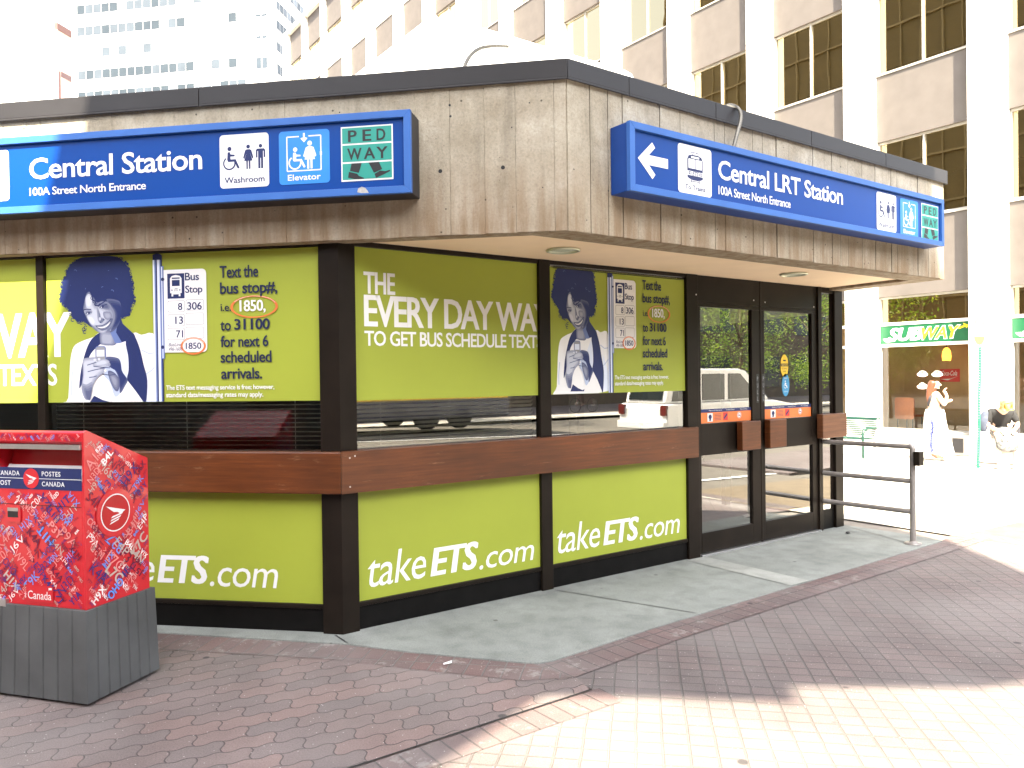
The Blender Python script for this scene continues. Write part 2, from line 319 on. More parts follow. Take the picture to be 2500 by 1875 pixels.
sheet('header_paving', [(.64, -1.13), (.70, -1.42), (.95, -1.40), (1.63, -1.345), (3.23, -1.30), (5.65, -1.23), (6.0, -1.22), (6.0, -.9), (5.6, -.99), (3.23, -1.06), (1.6, -1.1), (.9, -1.15)], -.009, M['head'])
sheet('header_paving', [(-3.7, 3.45), (-3.85, 3.26), (-1.06, .50), (-.23, -.37), (.02, -.72), (.45, -1.28), (.70, -1.42), (.64, -1.13), (.17, -.54), (-.05, -.20), (-.9, .72)], -.0095, M['headl'])
sheet('brick_paving', [(-14, -1.6), (.66, -1.6), (.75, -1.3), (.1, -.4), (-.8, .9), (-4, 4), (-14, 14)], -.012, M['wavy'])
sheet('header_paving', [(-14, -1.79), (.70, -1.79), (.72, -1.6), (-14, -1.6)], -.0125, M['head'])
sheet('brick_paving', [(-14, -6.02), (4.5, -6.02), (4.5, -2.75), (6.3, -2.75), (6.3, -1.0), (.68, -1.1), (.68, -1.79), (-14, -1.79)], -.0145, M['grid'])
b = MB(); b.stroke(GR, [(-14, -1.6), (.66, -1.6)], .010, -.006); structure(b.build('drain_slot', M['bdark']))
b = MB(); gx = [6.0, 8, 10, 12, 14, 17]
b.add([(x, y, gz(x)-.012) for x in gx for y in (-.95, 40)], [(2*i, 2*i+2, 2*i+3, 2*i+1) for i in range(len(gx)-1)]); structure(b.build('pavement', M['slab2']))
b = MB(); b.add([(x, y, gz(x)-.013) for x in gx for y in (-2.75, -.951)], [(2*i, 2*i+2, 2*i+3, 2*i+1) for i in range(len(gx)-1)]); structure(b.build('driveway', concrete_slab('tan_asphalt', (.15, .122, .088))))
b = MB(); b.add([(x, y, gz(x)-.022) for x in (4.4, 6, 8, 10, 12, 14, 17, 60) for y in (-20, -2.7)] + [(-60, -20, -.026), (4.45, -20, -.026), (4.45, -6, -.026), (-60, -6, -.026)], [(2*i, 2*i+2, 2*i+3, 2*i+1) for i in range(6)] + [(14, 15, 16, 17)]); structure(b.build('road', M['road']))
b = MB(); b.add([(x, y, gz(x)-.010) for x in (5, 6, 8, 10, 12, 14) for y in (-3.56, -3.42)], [(2*i, 2*i+2, 2*i+3, 2*i+1) for i in range(5)])
b.add([(x, y, gz(x)-.010) for x in (-20, 6, 8, 10, 12, 14, 17, 40) for y in (-14.0, -13.86)], [(2*i, 2*i+2, 2*i+3, 2*i+1) for i in range(7)]); structure(b.build('road_marking', M['white']))
b = MB(); b.box(GR, 9.3, 17.5, -5.4, -3.2, -.3, -.06); structure(b.build('traffic_island', M['grid']))
b = MB(); b.wbox(-60, 60, -22, -20, -.4, -.08); structure(b.build('kerb', M['slab2'])); b = MB(); b.wbox(-60, 60, -30, -22.002, -.4, -.082); structure(b.build('far_pavement', M['grid']))

# ================================================================== STATION
ST = thing('station_building', (0, 0, 0), 'low concrete station entrance with board-marked fascia over dark glazed fronts', 'building')
FZ0, FZ1, CZ = 2.45, 3.335, 3.445
PC = (.959, -1.1); PL = (-7.3, 7.159); PR = (5.45, -1.1); PB = (6.3, 6.5)
uc = PC[0]*S2 - PC[1]*S2
EW = Fr((PR[0], PR[1], 0), (PB[0]-PR[0], PB[1]-PR[1], 0), (PB[1]-PR[1], -(PB[0]-PR[0]), 0)); eL = math.hypot(PB[0]-PR[0], PB[1]-PR[1])
b = MB()
ci = (PC[0]-.09+.0, PC[1]+.22)
b.prism(GR, [PC, ci, (PL[0]+.16, PL[1]+.16), PL], FZ0, FZ1); b.prism(GR, [PC, PR, (PR[0]-.2, PR[1]+.22), ci], FZ0, FZ1); b.prism(GR, [PR, PB, (PB[0]-.24, PB[1]), (PR[0]-.2, PR[1]+.22)], FZ0, FZ1)
def boards(fr, u0, u1, w, lo, hi, gap=.0025, deps=(.006, .008, .009, .011, .013)):
    u = u0
    while u < u1-.02:
        d = min(rnd.uniform(lo, hi), u1-u)
        if u1-u-d < .05: d = u1-u
        p = rnd.choice(deps); b.prism(fr, [(u+gap, FZ0+rnd.uniform(0, .006)), (u+d-gap, FZ0+rnd.uniform(0, .006)), (u+d-gap, FZ1), (u+gap, FZ1)], w-.002, w+p); u += d
boards(LW, -9.0, uc, .1, .08, .26, .0008, (.009, .010, .011, .0125)); boards(RW, PC[0], PR[0], 1.1, .09, .21); boards(EW, 0, eL, 0, .1, .2)
for x, y in ((1075, 418), (1228, 409), (1098, 257), (1100, 284)):
    u, v = LW.at(x, y, .113); b.disc(LW, u, v, .012 if y > 300 else .007, .1145, 1, 14)
for k in range(26):
    u = rnd.uniform(-2.2, 1.4); v = rnd.uniform(2.5, 3.3); b.disc(LW, u, v, rnd.uniform(.0015, .005), .1146, 1, 8)
for k in range(30): b.disc(RW, rnd.uniform(1, 5.4), rnd.uniform(2.5, 3.3), rnd.uniform(.0015, .005), 1.1146, 1, 8)
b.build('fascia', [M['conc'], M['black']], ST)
def cap(fr, u0, u1, w):
    b = MB(); b.prism(fr, [(u0+.0015, FZ1+.001), (u1-.0015, FZ1+.001), (u1-.0015, CZ), (u0+.0015, CZ)], w-.25, w+.034)
    b.box(fr, u0+.0015, u1-.0015, FZ1-.012, FZ1+.003, w+.026, w+.0345); b.build('roof_cap', M['cap'], ST, bevel=.004)
ls = [-9.0, -5.6, -2.6, LW.at(485, 213, .13)[0], uc+.013]
for a, c in zip(ls, ls[1:]): cap(LW, a, c, .1)
rs = [PC[0]-.013] + [RW.at(x, y, 1.13)[0] for x, y in ((1535, 215), (1747, 270), (1980, 340), (2162, 397))] + [PR[0]+.03]
for a, c in zip(rs, rs[1:]): cap(RW, a, c, 1.1)
cap(EW, -.02, eL, 0)
b = MB(); inn = [ci, (PR[0]-.19, PR[1]+.2), (PB[0]-.2, PB[1]), (-6.5, 6.6)]
b.prism(GR, [(ci[0]-.02, ci[1]-.02), (PR[0]-.17, PR[1]+.18), (PB[0]-.2, PB[1]-.0), (PL[0]+.2, PL[1]+.1)], 2.476, 2.52); b.build('soffit', M['soff'], ST)
b = MB(); b.prism(GR, [(ci[0]+.1, ci[1]+.1), (PR[0]-.3, PR[1]+.3), (PB[0]-.3, PB[1]-.1), (PL[0]+.5, PL[1]+.2)], 3.25, 3.36); b.build('roof', M['slab2'], ST)
for x, y in ((1375, 609.5), (1938, 668)):
    u, v = GR.at(x, y, 2.475); b = MB()
    b.lathe((u, v, 2.44), [(.098, .034), (.118, .034), (.118, .022), (.104, .018), (.098, .03)], 32, 0); o = b.build('soffit_light', M['ringm'], ST)
    b = MB(); b.lathe((u, v, 2.44), [(.001, .028), (.06, .029), (.099, .034)], 32, 0); b.build('lens', M['lens'], o)
# --- glazed fronts
pu0, pu1 = -.118, .1
b = MB(); b.prism(GR, [LW(pu0, 0, -.06)[:2], LW(pu0, 0, .035)[:2], RW(0, 0, .035)[:2] if False else (-.0145, -.035), (.1, -.035), (.1, .06)], 0, 2.476); b.build('corner_post', M['bronze'], ST, bevel=.004)
def bar(fr, u0, u1, v0, v1, w0, w1, name='mullion', m='bronze', bv=.003):
    b = MB(); b.box(fr, u0, u1, v0, v1, w0, w1); return b.build(name, M[m], ST, bevel=bv)
for fr, u0, u1 in ((RW, 1.572, 1.676), (RW, 3.18, 3.325), (RW, 5.13, 5.19), (RW, 5.42, 5.56), (LW, -2.118, -2.062), (LW, -4.17, -4.11)): bar(fr, u0, u1, .0, 2.476, -.08, .03)
bar(RW, .1, 1.572, 2.445, 2.476, -.05, .022, 'head_frame'); bar(RW, 1.676, 3.18, 2.445, 2.476, -.05, .022, 'head_frame'); bar(LW, -2.062, pu0, 2.44, 2.476, -.05, .022, 'head_frame'); bar(LW, -4.11, -2.118, 2.44, 2.476, -.05, .022, 'head_frame')
for fr, u0, u1 in ((RW, .1, 1.572), (RW, 1.676, 3.18), (LW, -2.062, pu0), (LW, -4.11, -2.118)):
    bar(fr, u0, u1, .0, .15, -.05, .006, 'base_panel', 'kick'); bar(fr, u0, u1, .15, .178, -.05, .02, 'sill', 'bronze'); bar(fr, u0, u1, 1.125, 1.146, -.05, .028, 'sill', 'bronze')
    b = MB(); b.rect(fr, u0, u1, .17, 2.45, 0); b.build('glass_pane', M['glass' if fr is LW else 'wglass'], ST)
# wooden rail
bv = .888
b = MB(); b.prism(GR, [LW(-4.2, 0, .03)[:2], LW(-4.2, 0, .092)[:2], LW(.038, 0, .092)[:2], LW(.0, 0, .0)[:2]], bv, 1.148); b.build('wooden_rail', M['beam'], ST, bevel=.006)
b = MB(); b.prism(GR, [(0, 0), (-.036, -.092), (3.243, -.092), (3.243, -.03)], bv+.001, 1.149)
for u, v in ((.02, .93), (.02, 1.11), (.055, 1.12)): b.disc(RW, u, v, .006, .0935, 1, 10)
b.build('wooden_rail', [M['beam'], M['steel']], ST)
# doors
def door(u0, u1, g0, g1, gl, hu, pull_u):
    b = MB(); W0, W1 = -.03, .012
    b.box(RW, u0, g0, .02, 2.20, W0, W1); b.box(RW, g1, u1, .02, 2.20, W0, W1); b.box(RW, u0, u1, 2.20, 2.235, W0, W1); b.box(RW, g0, g1, .02, .20, W0, W1); b.box(RW, g0, g1, .885, 1.165, W0, W1+.0)
    d = b.build('door', M['bronze'], ST, bevel=.003)
    for v0, v1 in ((.2, .885), (1.165, 2.2)): b = MB(); b.rect(RW, g0, g1, v0, v1, -.008); b.build('door_glass', M['dglass'], d)
    b = MB(); b.box(RW, hu[0], hu[1], .905, 1.168, .035, .1); b.box(RW, hu[0]+.06, hu[0]+.11, .98, 1.1, .01, .036); b.build('push_block', M['beam'], d, bevel=.006)
    b = MB(); b.rect(RW, g0, g1, 1.168, 1.262, -.004, 0); b.rect(RW, g0, g1, 1.262, 1.292, -.004, 1); W = g1-g0
    b.rect(RW, g0+.14*W, g0+.24*W, 1.18, 1.255, -.003, 2); b.disc(RW, g0+.19*W, 1.222, .022, -.0022, 1, 14); b.rect(RW, g0+.17*W, g0+.21*W, 1.188, 1.2, -.0022, 1)
    b.rect(RW, g0+.44*W, g0+.53*W, 1.185, 1.256, -.003, 3); b.stroke(RW, [(g0+.455*W, 1.2), (g0+.515*W, 1.24)], .016, -.0022, 1)
    b.disc(RW, g0+.76*W, 1.224, .03, -.003, 2, 18); b.ring(RW, g0+.76*W, 1.224, .021, .026, -.0022, 3, 18); b.stroke(RW, [(g0+.74*W, 1.237), (g0+.78*W, 1.211)], .004, -.0022, 3); b.stroke(RW, [(g0+.735*W, 1.222), (g0+.785*W, 1.222)], .006, -.0021, 1)
    for k in range(5):
        b.rect(RW, g0+.27*W, g0+.40*W, 1.19+k*.013, 1.194+k*.013, -.003, 1)
    b.text(RW, 'Hours of Operation', (g0+.17*W, 1.270, g0+.42*W, 1.284), -.003, 2); b.text(RW, 'No pets allowed', (g0+.5*W, 1.270, g0+.66*W, 1.284), -.003, 2); b.text(RW, 'No smoking', (g0+.78*W, 1.270, g0+.92*W, 1.284), -.003, 2)
    b.build('notice_strip', [M['orange'], M['navy'], M['white'], M['red']], d)
    b = MB(); b.rect(RW, pull_u-.018, pull_u+.018, 1.33, 1.60, .0135, 0)
    for k, ch in enumerate('PULL'): b.text(RW, ch, (pull_u-.009, 1.535-k*.062, pull_u+.009, 1.575-k*.062), .0145, 1)
    b.build('pull_plate', [M['black'], M['grey']], d)
    return d
d1 = door(3.33, 4.21, 3.372, 4.085, 0, (3.825, 4.095), 4.165); d2 = door(4.225, 5.13, 4.275, 5.04, 0, (4.232, 4.487), 4.252)
yel = mat('yellow_sticker', (.68, .46, .02), .4); blu = mat('blue_sticker', (.03, .22, .42), .4)
b = MB(); u, v = RW.at(1916, 893, 0); b.disc(RW, u, v, .062, -.004, 0, 28, .11); b.rect(RW, u-.06, u+.06, v-.006, v+.022, -.0032, 1); b.text(RW, 'CAUTION', (u-.05, v, u+.05, v+.016), -.0026, 0, .02); b.text(RW, 'AUTOMATIC', (u-.045, v-.035, u+.045, v-.02), -.0032, 1); b.text(RW, 'DOOR', (u-.025, v-.062, u+.025, v-.046), -.0032, 1); b.rect(RW, u-.022, u+.022, v+.045, v+.058, -.0032, 1)
b.build('caution_sticker', [yel, M['black']], d2)
def wheelchair(b, fr, r, w, m):
    u0, v0, u1, v1 = r; W, H = u1-u0, v1-v0; q = lambda a, c: (u0+a*W, v0+c*H); k = W/1.0
    b.disc(fr, *q(.38, .90), .12*k, w, m, 18); b.ring(fr, *q(.36, .30), .29*k, .37*k, w, m, 26, 125, 375)
    b.flat(fr, [q(.27, .76), q(.24, .45), q(.30, .36), q(.66, .36), q(.86, .05), q(.96, .10), q(.74, .46), q(.44, .46), q(.43, .58), q(.68, .58), q(.68, .65), q(.44, .67), q(.40, .77)], w+.0004, m)
b = MB(); u, v = RW.at(1919, 940, 0); b.disc(RW, u, v, .06, -.004, 0, 28, .11); wheelchair(b, RW, (u-.03, v-.035, u+.03, v+.045), -.0032, 1); b.text(RW, 'PUSH', (u-.025, v+.06, u+.025, v+.075), -.0032, 1); b.text(RW, 'ACTIVATE', (u-.03, v-.07, u+.03, v-.058), -.0032, 1); b.build('access_sticker', [blu, M['white']], d2)
bar(RW, 3.325, 4.215, 2.237, 2.476, -.03, .012, 'transom_panel'); bar(RW, 4.226, 5.13, 2.237, 2.476, -.03, .012, 'transom_panel'); bar(RW, 4.206, 4.23, .0, 2.476, -.03, .016)
for u, v in ((3.30, 2.3), (4.12, 2.29), (4.29, 2.28), (5.08, 2.27)): b = MB(); b.disc(RW, u, v, .007, .0315 if u < 3.33 else .0135, 0, 10); b.build('screw', M['white'], ST)
bar(RW, 5.19, 5.42, .0, .2, -.05, .004, 'base_panel', 'kick'); bar(RW, 5.19, 5.42, 2.42, 2.476, -.05, .02, 'head_frame'); bar(RW, 5.38, 5.42, .2, 2.42, -.12, .0, 'mullion')
b = MB(); b.rect(RW, 5.19, 5.38, .2, 2.42, -.004); b.build('glass_pane', M['dglass'], ST)
b = MB(); b.box(RW, 5.085, 5.512, .945, 1.187, .03, .1); b.build('wooden_block', wood_mat('worn_wood', (.11, .042, .018), .9), ST, bevel=.006)
bar(RW, 3.325, 5.13, -.004, .016, -.06, .05, 'threshold', 'steel')
# side wall on the right and dark room behind the glass
SW = Fr((5.56, 0, 0), (.12, 1, 0), (1, -.12, 0)); bar(SW, .02, .09, 0, 2.476, -.08, .0)
b = MB(); b.rect(SW, .09, 6.4, .05, 2.476, -.03); b.build('glass_pane', M['dglass'], ST)
for u in (1.6, 3.2, 4.8): bar(SW, u, u+.07, 0, 2.476, -.08, .0)
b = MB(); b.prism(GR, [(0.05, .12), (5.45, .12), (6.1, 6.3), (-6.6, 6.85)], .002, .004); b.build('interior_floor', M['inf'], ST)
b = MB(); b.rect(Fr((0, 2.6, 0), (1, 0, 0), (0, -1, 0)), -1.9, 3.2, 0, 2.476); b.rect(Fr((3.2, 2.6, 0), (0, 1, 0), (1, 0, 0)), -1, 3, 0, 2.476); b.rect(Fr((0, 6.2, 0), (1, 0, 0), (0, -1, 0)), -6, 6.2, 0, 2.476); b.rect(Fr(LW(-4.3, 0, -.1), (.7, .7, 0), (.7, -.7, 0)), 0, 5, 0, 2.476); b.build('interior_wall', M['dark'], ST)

# skylight hood on the roof
b = MB(); prof = [(.80, 3.36), (1.03, 4.30), (1.10, 4.42), (1.22, 4.54), (1.36, 4.61), (1.5, 4.635), (3.50, 4.64), (3.58, 4.62), (3.63, 4.56), (3.66, 3.36)]
b.prism(Fr((0, 1.0, 0), (1, 0, 0), (0, -1, 0)), prof, -2.0, 0); b.build('skylight', M['skyl'], bevel=.03, label='white plastic skylight hood on the flat station roof', category='skylight')
def conduit(pts, label):
    b = MB(); P = []
    for i in range(len(pts)-1):
        p0, p1, p2, p3 = (Vector(pts[max(0, min(len(pts)-1, k))]) for k in (i-1, i, i+1, i+2))
        for k in range(6):
            t = k/6; P.append(.5*((2*p1)+(p2-p0)*t+(2*p0-5*p1+4*p2-p3)*t*t+(3*p1-p0-3*p2+p3)*t**3))
    P.append(Vector(pts[-1])); b.tube(P, .0125, 8)
    for k in range(2, len(P)-1): b.tube([P[k]-(P[k+1]-P[k])*.12, P[k]+(P[k+1]-P[k])*.12], .0142, 8)
    return b.build('conduit', mat('flexible_conduit', (.16, .15, .13), .35, .6), label=label, category='conduit')
def rp(x, y, w): u, v = RW.at(x, y, w); return RW(u, v, w)
conduit([rp(1790, 366, 1.2), rp(1797, 335, 1.2), rp(1808, 295, 1.19), rp(1807, 272, 1.17), rp(1795, 260, 1.12), rp(1776, 258, .95), rp(1770, 275, .8)], 'curved metal conduit arching over the roof edge above the right blue sign')
conduit([rp(1133, 172, .1), rp(1137, 155, .1), rp(1150, 134, .05), rp(1170, 119, 0), rp(1200, 113, -.1), rp(1240, 114, -.3)], 'dark conduit arching on the roof in front of the white skylight')

# ================================================================== PICTOGRAMS AND BLUE SIGNS
def qf(r): u0, v0, u1, v1 = r; return lambda a, c: (u0+a*(u1-u0), v0+c*(v1-v0))
def woman_icon(b, fr, r, w, m):
    q = qf(r); b.disc(fr, *q(.5, .91), .18*(r[2]-r[0]), w, m, 16)
    b.flat(fr, [q(.36, .80), q(.64, .80), q(.80, .76), q(1.0, .46), q(.88, .41), q(.68, .66), q(.90, .33), q(.70, .33), q(.70, 0), q(.55, 0), q(.55, .33), q(.45, .33), q(.45, 0), q(.30, 0), q(.30, .33), q(.10, .33), q(.32, .66), q(.12, .41), q(0, .46), q(.20, .76)], w, m)
def man_icon(b, fr, r, w, m):
    q = qf(r); b.disc(fr, *q(.5, .91), .19*(r[2]-r[0]), w, m, 16)
    b.flat(fr, [q(.12, .80), q(.88, .80), q(1, .74), q(1, .44), q(.84, .44), q(.84, .70), q(.76, .70), q(.76, 0), q(.54, 0), q(.54, .42), q(.46, .42), q(.46, 0), q(.24, 0), q(.24, .70), q(.16, .70), q(.16, .44), q(0, .44), q(0, .74)], w, m)
def washroom(b, fr, r, w, txt):
    u0, v0, u1, v1 = r; q = qf(r); b.rrect(fr, u0, u1, v0, v1, .07*(u1-u0), w, 0)
    wheelchair(b, fr, (*q(.07, .33), *q(.42, .78)), w+.001, 1); woman_icon(b, fr, (*q(.48, .34), *q(.69, .80)), w+.001, 1); man_icon(b, fr, (*q(.74, .34), *q(.93, .80)), w+.001, 1)
    b.text(fr, txt, (*q(.09, .09), *q(.91, .205)), w+.001, 1, .022)
def elevator(b, fr, r, w):
    u0, v0, u1, v1 = r; q = qf(r); b.rrect(fr, u0, u1, v0, v1, .07*(u1-u0), w, 2); t = .018*(u1-u0)/.8
    for p in ([q(.40, .89), q(.16, .89), q(.16, .25), q(.83, .25), q(.83, .89), q(.59, .89)],): b.stroke(fr, p, t, w+.001, 0)
    b.stroke(fr, [q(.5, .95), q(.5, .84)], t*1.6, w+.001, 0); b.flat(fr, [q(.43, .85), q(.5, .775), q(.57, .85), q(.54, .865), q(.46, .865)], w+.0012, 0)
    wheelchair(b, fr, (*q(.19, .28), *q(.54, .69)), w+.001, 0); woman_icon(b, fr, (*q(.48, .28), *q(.74, .80)), w+.001, 0); b.rect(fr, *[q(.81, 0)[0], q(.85, 0)[0]], q(0, .52)[1], q(0, .59)[1], w+.0014, 0)
    b.text(fr, 'Elevator', (*q(.17, .07), *q(.82, .185)), w+.001, 0, .015)
def pedway(b, fr, r, w):
    u0, v0, u1, v1 = r; q = qf(r); b.rect(fr, u0, u1, v0, v1, w, 0)
    for a, c in ((.03, .325), (.355, .66), (.69, .975)): b.rect(fr, q(.025, 0)[0], q(.975, 0)[0], q(0, a)[1], q(0, c)[1], w+.001, 3)
    for k, (x, c) in enumerate(((.14, 'P'), (.42, 'E'), (.69, 'D'))): b.text(fr, c, (*q(x, .72), *q(x+.17, .93)), w+.002, 4, .03)
    for k, (x, x1, c) in enumerate(((.12, .40, 'W'), (.44, .66, 'A'), (.68, .90, 'Y'))): b.text(fr, c, (*q(x, .39), *q(x1, .60)), w+.002, 4, .03)
    b.flat(fr, [q(.20, .325), q(.40, .325), q(.34, .145), q(.17, .19)], w+.002, 4); b.flat(fr, [q(.15, .175), q(.31, .13), q(.34, .09), q(.44, .05), q(.43, .03), q(.26, .035), q(.13, .07)], w+.002, 4)
    b.flat(fr, [q(.53, .325), q(.73, .325), q(.79, .19), q(.63, .13)], w+.002, 4); b.flat(fr, [q(.64, .11), q(.75, .165), q(.85, .15), q(.94, .17), q(.94, .145), q(.80, .085), q(.67, .035)], w+.002, 4)
def train(b, fr, r, w, txt=True):
    u0, v0, u1, v1 = r; q = qf(r); b.rrect(fr, u0, u1, v0, v1, .07*(u1-u0), w, 0)
    b.flat(fr, [q(.27, .34), q(.27, .72), q(.31, .79), q(.40, .815), q(.60, .815), q(.69, .79), q(.73, .72), q(.73, .34), q(.66, .31), q(.34, .31)], w+.001, 1)
    b.rect(fr, q(.38, 0)[0], q(.62, 0)[0], q(0, .745)[1], q(0, .785)[1], w+.002, 0)
    for a, c in ((.30, .49), (.51, .70)): b.rect(fr, q(a, 0)[0], q(c, 0)[0], q(0, .53)[1], q(0, .725)[1], w+.002, 0)
    b.rect(fr, q(.27, 0)[0], q(.73, 0)[0], q(0, .385)[1], q(0, .475)[1], w+.002, 0); b.text(fr, 'ETS', (*q(.41, .39), *q(.60, .47)), w+.003, 1, .03, .25)
    for a in (.30, .62): b.rect(fr, q(a, 0)[0], q(a+.08, 0)[0], q(0, .40)[1], q(0, .46)[1], w+.003, 1); b.disc(fr, *q(a+.04, .43), .016*(u1-u0)/.8, w+.004, 0, 10)
    b.stroke(fr, [q(.38, .31), q(.38, .235)], .02*(u1-u0), w+.001, 1); b.stroke(fr, [q(.62, .31), q(.62, .235)], .02*(u1-u0), w+.001, 1); b.stroke(fr, [q(.38, .27), q(.62, .27)], .012*(u1-u0), w+.001, 1); b.stroke(fr, [q(.40, .31), q(.60, .31)], .03*(u1-u0), w+.0012, 1)
    b.stroke(fr, [q(.36, .845), q(.42, .865), q(.58, .865), q(.64, .845)], .012*(u1-u0), w+.001, 1); b.stroke(fr, [q(.42, .815), q(.46, .865)], .01*(u1-u0), w+.001, 1); b.stroke(fr, [q(.58, .815), q(.54, .865)], .01*(u1-u0), w+.001, 1)
    if txt: b.text(fr, 'To Trains', (*q(.20, .09), *q(.80, .19)), w+.001, 1, .018)
SG = [M['white'], M['navy'], M['sky'], M['teal'], M['black']]
def sign_box(fr, u0, u1, v0, v1, w0, w1, label, side):
    t = thing('station_sign', fr((u0+u1)/2, v0, w1), label, 'sign', 'illuminated blue station signs on the fascia'); fw = .042
    b = MB(); b.box(fr, u0+.002, u1-.002, v0+.002, v1-.002, w0, w1-.024); b.build('sign_body', M[side], t, bevel=.004)
    for nm, p in (('t', [(u0, v1), (u0+fw, v1-fw), (u1-fw, v1-fw), (u1, v1)]), ('b', [(u0, v0), (u1, v0), (u1-fw, v0+fw), (u0+fw, v0+fw)]), ('l', [(u0, v0), (u0+fw, v0+fw), (u0+fw, v1-fw), (u0, v1)]), ('r', [(u1, v0), (u1, v1), (u1-fw, v1-fw), (u1-fw, v0+fw)])):
        b = MB(); b.prism(fr, p if nm in 'br' else p[::-1] if False else p, w1-.03, w1); b.build('frame', M['bframe'], t, bevel=.002)
    b = MB(); b.rect(fr, u0+fw*.9, u1-fw*.9, v0+fw*.9, v1-fw*.9, w1-.022); b.build('sign_face', M['blue'], t); return t
def four(fr, X, Y, w, ox, oy, sx, sy=None):
    """rectangle on a plane from photo measurements (left, top, right, bottom; heights taken at the left edge)"""
    x0, y0, x1, y1 = X; sy = sy or sx
    u0, v1 = fr.at(ox+x0*sx, oy+y0*sy, w); _, v0 = fr.at(ox+x0*sx, oy+y1*sy, w); u1, _ = fr.at(ox+x1*sx, oy+y0*sy, w)
    return (u0, v0, u1, v1)
WL = .30
t = sign_box(LW, -2.75, .572, 2.675, 3.155, .112, WL, 'long blue sign reading Central Station, on the left fascia', 'bdark'); wf = WL-.0195
def zl(x0, y0, x1, y1): return four(LW, (x0, y0, x1, y1), 0, wf, 0, 240, .4792)
def icon(fn, r, *a):
    b = MB(); fn(b, *a[:1], r, *a[1:]); return b
b = MB(); washroom(b, LW, zl(1118, 190, 1368, 461), wf, 'Washroom'); b.build('washroom_symbol', SG, t)
b = MB(); elevator(b, LW, zl(1420, 172, 1678, 443), wf); b.build('elevator_symbol', SG, t)
b = MB(); pedway(b, LW, zl(1736, 148, 2001, 426), wf); b.build('pedway_symbol', SG, t)
r = zl(1118, 190, 1368, 461); k = zl(-150, 345, 45, 486); b = MB(); train(b, LW, (k[2]-.31, r[1], k[2], r[3]), wf); b.build('train_symbol', SG, t)
b = MB(); u0, v0 = LW.at(150*.4792, 240+417*.4792, wf); u1, _ = LW.at(1030*.4792, 240+355*.4792, wf); _, v1 = LW.at(545*.4792, 240+281*.4792, wf); _, vb = LW.at(545*.4792, 240+391*.4792, wf)
b.text(LW, 'Central Station', (u0, vb, u1, v1), wf, 0, .018, spacing=.95); b.build('lettering', SG, t)
b = MB(); x = zl(150, 457, 743, 497); b.text(LW, '100A Street North Entrance', x, wf, 0, .008, spacing=.92); b.build('lettering', SG, t)
b = MB(); u, v = LW.at(1850*.4792, 240+466*.4792, WL)
b.flat(LW, [(u-.036, v-.013), (u-.03, v+.009), (u-.008, v+.018), (u+.014, v+.010), (u+.028, v-.008), (u+.034, v-.02), (u-.01, v-.019)], WL+.001); b.build('paint_chip', M['bare'], t)
WR = 1.283
t = sign_box(RW, 1.293, 5.09, 2.695, 3.108, 1.112, WR, 'long blue sign reading Central LRT Station with a white arrow, above the doors', 'bside'); wf = WR-.0195
def zr(x0, y0, x1, y1): return four(RW, (x0, y0, x1, y1), 0, wf, 1460, 240, .425)
b = MB(); u0 = RW.at(1460+229*.425, 240+345*.425, wf)[0]; u1, vm = RW.at(1460+402*.425, 240+376*.425, wf); _, v1 = RW.at(1460+312*.425, 240+254*.425, wf); _, v0 = RW.at(1460+312*.425, 240+464*.425, wf); vm = (v0+v1)/2; H = v1-v0; W = u1-u0
b.flat(RW, [(u0, vm), (u0+.47*W, v1), (u0+.57*W, v1-.13*H), (u0+.36*W, vm+.135*H), (u1, vm+.135*H), (u1, vm-.135*H), (u0+.36*W, vm-.135*H), (u0+.57*W, v0+.13*H), (u0+.47*W, v0)], wf, 0); b.build('arrow', SG, t)
b = MB(); train(b, RW, zr(458, 253, 650, 536), wf); b.build('train_symbol', SG, t)
b = MB(); washroom(b, RW, zr(1600, 534, 1712, 752), wf, 'Washroom'); b.build('washroom_symbol', SG, t)
b = MB(); elevator(b, RW, zr(1735, 571, 1838, 785), wf); b.build('elevator_symbol', SG, t)
b = MB(); pedway(b, RW, zr(1857, 600, 1953, 808), wf); b.build('pedway_symbol', SG, t)
b = MB(); x = zr(690, 350, 1405, 462); b.text(RW, 'Central LRT Station', x, wf, 0, .016, spacing=.95); b.build('lettering', SG, t)
b = MB(); x = zr(692, 500, 1105, 551); b.text(RW, '100A Street North Entrance', x, wf, 0, .008, spacing=.92); b.build('lettering', SG, t)

# ================================================================== GREEN POSTERS
def lerp(a, b, t): return tuple(x+(y-x)*t for x, y in zip(a, b))
PM = [M['lime'], M['white'], M['navy'], M['mid'], M['pale'], M['pale2'], M['orange'], M['grey'], M['navyt']] + [mat('blue_tone_print', lerp((.018, .03, .115), (.58, .62, .70), (k/11)**1.7), .45, 0, .05, spec=.25) for k in range(12)]
PWZ = .004
def clip_mb(b, fr, umin, umax, start=0):
    """trim the flat prints in b to umin..umax along a wall"""
    out = MB()
    for f, m in zip(b.f, b.m):
        p = [((b.v[i]-fr.o).dot(fr.u), (b.v[i]-fr.o).dot(fr.z), (b.v[i]-fr.o).dot(fr.n)) for i in f]
        for lim, sg in ((umin, 1), (umax, -1)):
            q = []
            for i in range(len(p)):
                a, c = p[i], p[(i+1) % len(p)]; ia, ic = (a[0]-lim)*sg >= 0, (c[0]-lim)*sg >= 0
                if ia: q.append(a)
                if ia != ic: k = (lim-a[0])/(c[0]-a[0]); q.append((lim, a[1]+(c[1]-a[1])*k, a[2]))
            p = q
            if len(p) < 3: break
        if len(p) >= 3: out.add([fr(*a) for a in p], [tuple(range(len(p)))], m)
    return out
